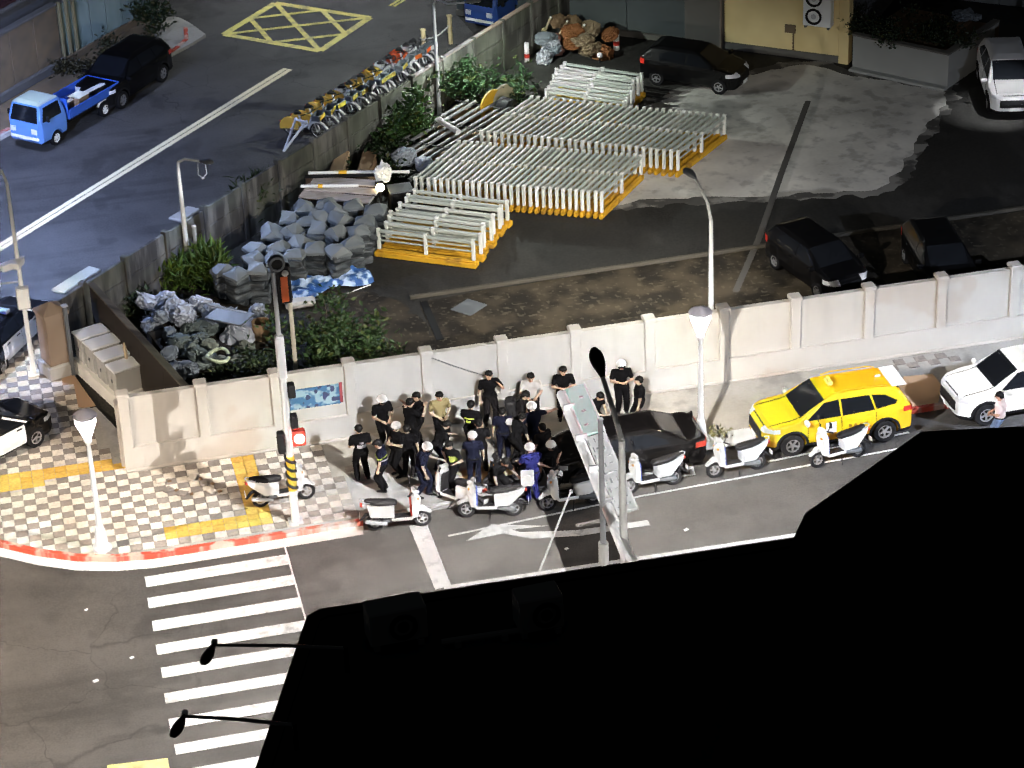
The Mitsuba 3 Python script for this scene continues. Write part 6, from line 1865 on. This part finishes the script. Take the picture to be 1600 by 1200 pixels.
BAGS = [mikit.ply(bag_mesh(s), M_PALE_BAG[0], smooth=35) for s in range(6)]
NECK = mikit.ply(jitter(trimesh.creation.cone(.09, .22, sections=10), .03, 5), M_PALE_BAG[0])
bags = [(231, 468, 2), (258, 465, 2), (238, 503, 0), (275, 482, 2), (312, 470, 2), (265, 522, 1), (298, 512, 3), (322, 510, 3), (265, 550, 1), (296, 545, 3), (326, 538, 4), (315, 561, 3), (294, 573, 1), (277, 577, 1), (375, 519, 2), (393, 505, 2), (345, 561, 4), (372, 563, 4), (403, 484, 0), (357, 491, 1), (408, 563, 3), (393, 575, 3), (288, 492, 2), (250, 490, 0), (335, 488, 0), (310, 530, 3), (280, 535, 3), (385, 540, 4)]
for k, (u, v, m_) in enumerate(bags):
    z = .38 + .35 * (v < 500)
    c = at(u, v, z)
    row_ = 'top' if v < 500 else 'middle' if v < 545 else 'lowest'
    lab = 'pale grey sack, %s from the left in the %s row behind the dark inner wall' % (ORD[sum(1 for a in bags if a[0] < u and row_ == ('top' if a[1] < 500 else 'middle' if a[1] < 545 else 'lowest'))], row_)
    if (u, v) == (375, 519): lab = 'whitest puffed sack at the right of the loose heap'
    if (u, v) == (231, 468): lab = 'pale sack standing upright at the far left of the loose heap'
    t = thing('sack', lab, 'sack', 'pale sacks behind the dark inner wall')
    s = rb.uniform(.72, 1.12) * (1.7 if (u, v) == (375, 519) else 1)
    M = T().translate([c[0], c[1], z - .1]).rotate([0, 0, 1], float(rb.uniform(0, 360))).rotate([1, 0, 0], float(rb.normal() * 16)).rotate([0, 1, 0], float(rb.normal() * 16)).scale([float(s), float(s * rb.uniform(.8, 1.2)), float(s * rb.uniform(.9, 1.5))])
    put(numbered(t + '__bag'), BAGS[k % 6], M_PALE_BAG[m_], M)
    put(numbered(t + '__neck'), NECK, M_PALE_BAG[m_], M @ T().translate([.30, 0, .10]).rotate([0, 1, 0], 60.0))
heap = jitter(prism(Polygon([at(u, v)[:2] for u, v in [(225, 520), (250, 480), (330, 470), (420, 500), (430, 580), (380, 590), (300, 592), (255, 560)]]), .22, 0.0), .05)
tag(add('rubble_bed', heap, M_MUD), 'low dark rubble bed under the loose sacks', None, None, 'structure')
hoop = thing('hose_loop', 'pale green hose loop lying on the loose sacks', 'hose')
c = at(340, 556, .78)
ring = [(c[0] + .34 * math.cos(a), c[1] + .40 * math.sin(a), .78 + .05 * math.sin(2 * a)) for a in np.linspace(0, 2 * math.pi * .96, 22)]
add('loop', tube(ring, .06, 7), mat('hose_green', (0.55, 0.62, 0.42), 0.6), hoop)
add('nozzle', cbox(ring[-1][0], ring[-1][1], .78, .12, .12, .1, .02), M_BLK, hoop)
cd = thing('brown_drum', 'brown open drum beside the whitest puffed sack', 'drum')
c = at(411, 538, 0)
add('shell', moved(lathe([(.26, 0), (.29, .05), (.27, .4), (.30, .8), (.26, .8), (.24, .06), (.26, 0)], 22), c[0], c[1], .02), M_CARD, cd, smooth=40)
add('bottom', moved(lathe([(0, .05), (.25, .05), (.25, .09), (0, .09)], 20), c[0], c[1], .02), M_SOIL, cd)
bd_ = thing('grey_board', 'long dark board leaning over the loose sacks, its edge pale', 'board')
p, q = at(330, 486, 1.0), at(388, 502, .9)
add('plate', cbox(*((p + q) / 2), np.linalg.norm(q - p), .9, .05, .012, deg_of(p[:2], q[:2])), M_DSTEEL, bd_)
add('edge', cbox((p + q)[0] / 2, (p + q)[1] / 2 + .45, (p + q)[2] / 2 + .03, np.linalg.norm(q - p), .06, .05, .01, deg_of(p[:2], q[:2])), M_PALE_BAG[0], bd_)

# crumpled blue tarpaulin
tp = thing('blue_tarpaulin', 'crumpled blue and white tarpaulin in front of the dark stacks', 'tarpaulin')
pa, pb2 = at(450, 464)[:2], at(574, 434)[:2]
nx_, ny_ = 46, 16
U_, W_ = np.meshgrid(np.linspace(0, 1, nx_), np.linspace(-.75, .75, ny_))
dt = (pb2 - pa)
nt = np.array([-dt[1], dt[0]]) / np.linalg.norm(dt)
pos = pa[None, None, :] + U_[..., None] * dt + W_[..., None] * nt * (.7 + .3 * np.sin(U_ * 9))[..., None]
zz = .10 + .55 * meshkit.fbm(np.dstack([pos * 1.9, np.zeros_like(U_)]), 4, 3) * (1 - (W_ / .78) ** 4)
vv = np.dstack([pos, zz]).reshape(-1, 3)
ff = [[r * nx_ + c, r * nx_ + c + 1, (r + 1) * nx_ + c + 1] for r in range(ny_ - 1) for c in range(nx_ - 1)] + [[r * nx_ + c, (r + 1) * nx_ + c + 1, (r + 1) * nx_ + c] for r in range(ny_ - 1) for c in range(nx_ - 1)]
add('sheet', trimesh.Trimesh(vv, ff, process=False), M_TARP, tp)
add('rope', tube([(pa[0], pa[1] - .3, .04), ((pa + pb2)[0] / 2, (pa + pb2)[1] / 2 - .9, .03), (pb2[0], pb2[1] - .6, .04)], .02, 5), M_WHITE2, tp)
rk_ = thing('stone', 'flat pale stone on the dirt below the blue tarpaulin', 'stone')
c = at(470, 478)
add('rock', moved(jitter(cbox(0, 0, .12, 1.0, .5, .24, .08), .06), c[0], c[1]), M_CONC, rk_)
add('chip', moved(jitter(cbox(0, 0, .06, .3, .2, .12, .03), .03), c[0] + .8, c[1] + .1), M_CONC, rk_)

# boards and tubes behind the stacks
for k, (u0, v0, u1, v1, w, z, m_, lab) in enumerate([
        (470, 303, 580, 313, .55, .95, M_PLANK, 'worn pinkish board on the timber pile behind the stacks, lowest'),
        (478, 292, 590, 300, .50, 1.02, M_PLANK, 'worn pinkish board on the timber pile behind the stacks, second from the bottom'),
        (488, 281, 592, 287, .50, 1.08, M_PLANK, 'worn pinkish board on the timber pile behind the stacks, second from the top'),
        (476, 276, 596, 273, .20, 1.16, M_BLK, 'thin black board across the timber pile behind the stacks')]):
    p, q = at(u0, v0, z), at(u1, v1, z)
    t = thing('board', lab, 'board')
    add('plank', cbox(*((p + q) / 2)[:2], z, np.linalg.norm(q - p), w, .05, .01, deg_of(p[:2], q[:2])), m_, t)
    add('end_cap', cbox(q[0], q[1], z, .05, w + .02, .06, .01, deg_of(p[:2], q[:2])), M_STEEL, t)
for k, (u0, v0, u1, v1, lab) in enumerate([(482, 270, 640, 268, 'long white tube across the timber pile behind the stacks'), (470, 291, 560, 290, 'short white tube on the timber pile behind the stacks')]):
    p, q = at(u0, v0, 1.22), at(u1, v1, 1.22)
    t = thing('tube', lab, 'tube')
    add('shaft', tube([p, q], .06, 8), M_WHITE2, t)
    add('collar', tube([p + (q - p) * .3, p + (q - p) * .38], .075, 8), M_YELLOW, t)
t = thing('timber_trestle', 'dark timber pile carrying the pinkish boards behind the stacks', 'trestle')
for f in (.12, .5, .88):
    p, q = at(480, 303, .0), at(592, 303, .0)
    c = p + (q - p) * f
    add('block', cbox(c[0], c[1] + .6, .45, .5, 2.3, .88, .04, deg_of(p[:2], q[:2])), M_SOIL, t)
wd = thing('white_sack', 'white knotted sack on top of the tube at the end of the timber pile', 'sack')
c = at(598, 268, 1.45)
put(numbered(wd + '__bag'), BAGS[2], M_WHITE2, T().translate([c[0], c[1], 1.4]).scale([.75, .7, 1.3]))
put(numbered(wd + '__neck'), NECK, M_WHITE2, T().translate([c[0], c[1], 1.72]))
wl = thing('work_lamp', 'small glowing yellow work lamp below the white knotted sack', 'lamp')
c = at(594, 293, 1.1)
add('post', tube([(c[0], c[1] + .05, 0), (c[0], c[1] + .05, 1.0)], .04, 6), M_BLK, wl)
add('housing', cbox(c[0], c[1] + .14, 1.1, .3, .18, .3, .03), M_BLK, wl)
gk = add('bulb', trimesh.creation.icosphere(3, .15).apply_translation((c[0], c[1], 1.1)), mat('bulb_glass', (0.8, 0.7, 0.5), 0.4), wl, smooth=True)
scene[gk]['emitter'] = {'type': 'area', 'radiance': rgb((26, 20, 9))}
bk = thing('black_crate', 'black crate beside the glowing work lamp', 'crate')
add('case', cbox(c[0] + .7, c[1] + .1, .45, .8, .7, .9, .04), M_BLK, bk)
add('lid', cbox(c[0] + .7, c[1] + .1, .93, .84, .74, .06, .02), M_DSTEEL, bk)

# bundled pipes by the tall lamp post
N0, N1 = at(628, 238, .8), at(782, 146, .8)
dn = (N1 - N0)[:2] / np.linalg.norm((N1 - N0)[:2])
nn = np.array([-dn[1], dn[0]])
gpk = [at(u, v, .8)[:2] for u, v in [(622, 232), (628, 240), (636, 247), (644, 254)]]
for k in range(7):
    off = -.25 + .36 * k
    a = N0[:2] - nn * (off - .6) + dn * rb.uniform(-.2, .2)
    b = a + dn * (np.linalg.norm(N1 - N0) * (.86 + .14 * rb.random()))
    z = .62 + .05 * (k % 2)
    t = thing('steel_pipe', 'long grey pipe in the bundle lying across the yard corner, %s from the fence side' % ORD[6 - k], 'pipe', 'bundled pipes in the yard corner')
    add('shaft', tube([(a[0], a[1], z), (b[0], b[1], z + .05)], .065, 8), mat('pipe_grey', (.17, .18, .18), .6) if 'mat_pipe_grey' not in scene else 'mat_pipe_grey', t)
    add('end_cap', tube([(a[0] - dn[0] * .04, a[1] - dn[1] * .04, z), (a[0] + dn[0] * .05, a[1] + dn[1] * .05, z)], .085, 8), M_CAB, t)
for f in (.18, .5, .82):
    t = thing('timber_bearer', 'dark timber bearer under the bundled pipes, %s from the lower end' % {.18: 'first', .5: 'second', .82: 'third'}[f], 'bearer')
    c = N0[:2] + dn * np.linalg.norm(N1 - N0) * f - nn * .2
    add('beam', cbox(c[0], c[1], .28, .3, 2.9, .5, .03, ang_f + 4), M_SOIL, t)
    add('strap', cbox(c[0], c[1], .745, .08, 2.7, .02, .006, ang_f + 4), M_BLK, t)
rubs = thing('plastic_bundle', 'pale crumpled plastic bundle at the lower end of the bundled pipes', 'bundle')
c = at(632, 243, .75)
put(numbered(rubs + '__bag'), BAGS[1], M_PALE_BAG[0], T().translate([c[0], c[1], .7]).scale([1.1, 1.0, 1.3]))
put(numbered(rubs + '__fold'), BAGS[4], M_PALE_BAG[2], T().translate([c[0] + .6, c[1] - .5, .55]).scale([.8, .9, 1.0]))
sf = thing('steel_bracket', 'pale steel bracket lying over the bundled pipes at the lamp post foot', 'bracket')
p, q = at(684, 186, .9), at(716, 206, .9)
add('bar', tube([p, q], .09, 8, .11), M_LAMPGLASS, sf)
add('flange', cbox(*p[:2], .9, .3, .3, .08, .02, 30), M_STEEL, sf)
yc = thing('cable_drum', 'yellow and white cable drum beside the upper end of the bundled pipes', 'cable drum')
c = at(768, 178, .3)
for k in range(2):
    fl = moved(lathe([(0, 0), (.62, 0), (.62, .09), (0, .09)], 28, 'y'), c[0] + .5 * k, c[1] + .35 * k, .64, 35)
    add('flange', fl, M_YELLOW if k == 0 else mat('drum_cream', (.5, .45, .3), .7), yc, smooth=40)
add('core', moved(lathe([(0, 0), (.34, 0), (.34, .5), (0, .5)], 20, 'y'), c[0] + .38, c[1] - .1, .64, 35), M_BLK, yc, smooth=40)
hs = thing('hose_coil', 'pale coiled hose on the ground above the cable drum', 'hose')
c = at(788, 158, .25)
for k in range(3):
    ring = [(c[0] + .42 * math.cos(a), c[1] + .42 * math.sin(a), .12 + .13 * k) for a in np.linspace(0, 2 * math.pi * .98, 22)]
    add('turn', tube(ring, .06, 6), M_PALE_BAG[4], hs)

# clutter at the top of the yard
M_RORANGE = mat('rust_orange', (.16, .06, .018), .85)
for (u, v, s, m_, m2_, lab) in [
        (842, 62, 1.1, M_SCC, M_RUST, 'rusty cream heap in the clutter by the fence end'),
        (866, 70, .9, M_PINKBOX, M_DSTEEL, 'faded red bundle in the clutter by the fence end'),
        (890, 56, 1.1, M_CARD, M_SOIL, 'brown bundle in the clutter behind the far barriers'),
        (912, 78, 1.2, M_RUST, M_RORANGE, 'rust brown heap behind the far barriers'),
        (938, 72, 1.2, M_RORANGE, M_RUST, 'rust orange heap behind the far barriers'),
        (852, 84, 1.0, M_PALE_BAG[2], M_PALE_BAG[1], 'pale blue white bag in the clutter by the fence end')]:
    t = thing('clutter_heap', lab, 'heap')
    c = at(u, v, .3)
    for k in range(4):
        put(numbered(t + ('__sheet' if k else '__bag')), BAGS[int(rb.integers(6))], m_ if k % 2 == 0 else m2_, T().translate([c[0] + rb.uniform(-.4, .4) * s, c[1] + rb.uniform(-.4, .4) * s, .2 + .2 * k * s]).rotate([0, 0, 1], float(rb.uniform(0, 360))).rotate([1, 0, 0], float(rb.normal() * 30)).scale([s * .9, s * .9, s * (1.2 if k == 0 else .7)]))
for (u, v, r0, h, lab) in [(823, 82, .10, .8, 'white stub post at the fence end of the clutter'), (963, 62, .12, .85, 'white stub post behind the far barriers beside the hatchback')]:
    t = thing('stub_post', lab, 'post')
    c = at(u, v, h / 2)
    add('shaft', tube([(c[0], c[1], 0), (c[0], c[1], h)], r0, 8), M_WHITE2, t)
    add('band', tube([(c[0], c[1], h * .25), (c[0], c[1], h * .45)], r0 + .012, 8), M_RPAINT, t)
for k in range(3):
    t = thing('timber_stick', 'long timber stick leaning in the clutter, %s from the left' % ORD[k], 'stick')
    a, b = at(842 + 22 * k, 70, .1), at(860 + 26 * k, 28 + 6 * k, 1.1)
    add('shaft', tube([a, b], .045, 6), 'mat_timber', t)
    add('tip', tube([b, b + (b - a) * .05], .05, 6), M_WHITE2, t)
bl = thing('white_ball_lamp', 'small white round marker in the clutter before the slate wall', 'marker')
c = at(937, 87, .3)
add('ball', trimesh.creation.icosphere(2, .12).apply_translation((c[0], c[1], .32)), M_WHITE, bl, smooth=True)
add('stem', tube([(c[0], c[1], 0), (c[0], c[1], .24)], .03, 6), M_BLK, bl)
wc = thing('white_cover', 'crumpled white cover lying in the planter', 'cover')
c = at(1515, 28, 1.4)
put(numbered(wc + '__sheet'), BAGS[3], M_PALE_BAG[1], T().translate([c[0] - .2, c[1] + .2, 1.45]).scale([1.1, .9, .8]))
put(numbered(wc + '__fold'), BAGS[0], M_PALE_BAG[1], T().translate([c[0] + .3, c[1] + .1, 1.35]).scale([.6, .6, .5]))
# trestle and bollards at the fence
tr_ = thing('white_trestle', 'white folded trestle at the near end of the bicycle row', 'trestle')
c = at(458, 212, .5)
for s in (-1, 1):
    add('leg', tube([(c[0] - .6 * dn[0], c[1] - .6 * dn[1], .1), (c[0] + .55 * dn[0] + s * .25 * nn[0], c[1] + .55 * dn[1] + s * .25 * nn[1], .95)], .05, 6), M_WHITE, tr_)
add('cross_bar', tube([(c[0] + .5 * dn[0] - .3 * nn[0], c[1] + .5 * dn[1] - .3 * nn[1], .9), (c[0] + .5 * dn[0] + .3 * nn[0], c[1] + .5 * dn[1] + .3 * nn[1], .9)], .045, 6), M_WHITE, tr_)
prev = None
for k, (u, v, lab) in enumerate([(662, 68, 'cream bollard beside the far end of the bicycle row'), (703, 46, 'cream bollard just left of the dark blue truck')]):
    t = thing('bollard', lab, 'bollard')
    c = at(u, v, .6)
    add('post', tube([(c[0], c[1], 0), (c[0], c[1], 1.15)], .09, 10), M_SCC, t)
    add('cap', cbox(c[0], c[1], 1.17, .22, .22, .06, .02), M_SCC, t)
    if prev is not None:
        ch = thing('chain', 'pale chain hung between the two cream bollards', 'chain')
        add('strand', tube(arc([prev[0], prev[1], .8], [c[0], c[1], .8], -.18), .03, 6), M_WHITE2, ch)
        add('hook', cbox(prev[0], prev[1], .8, .24, .24, .05, .02), M_WHITE2, ch)
    prev = c
# broken paving by the wall
for k, (u, v) in enumerate([(252, 752), (262, 766), (300, 748), (318, 756), (330, 768), (286, 772)]):
    t = thing('loose_paving_stone', 'broken paving stone lying loose near the wall, %s from the left of six' % ORD[[252, 262, 286, 300, 318, 330].index(u)], 'paving stone', 'loose paving stones near the wall')
    c = at(u, v, .16)
    add('stone', moved(jitter(cbox(0, 0, 0, .30, .24, .06, .02), .03, 3, k), c[0], c[1], .19, 30 * k), TILE_D[0] if k % 2 else TILE_L[0], t)
    add('chip', moved(jitter(cbox(0, 0, 0, .12, .09, .05, .015), .02, 4, k), c[0] + .24, c[1] - .08, .175, 50 * k), M_SOIL, t)
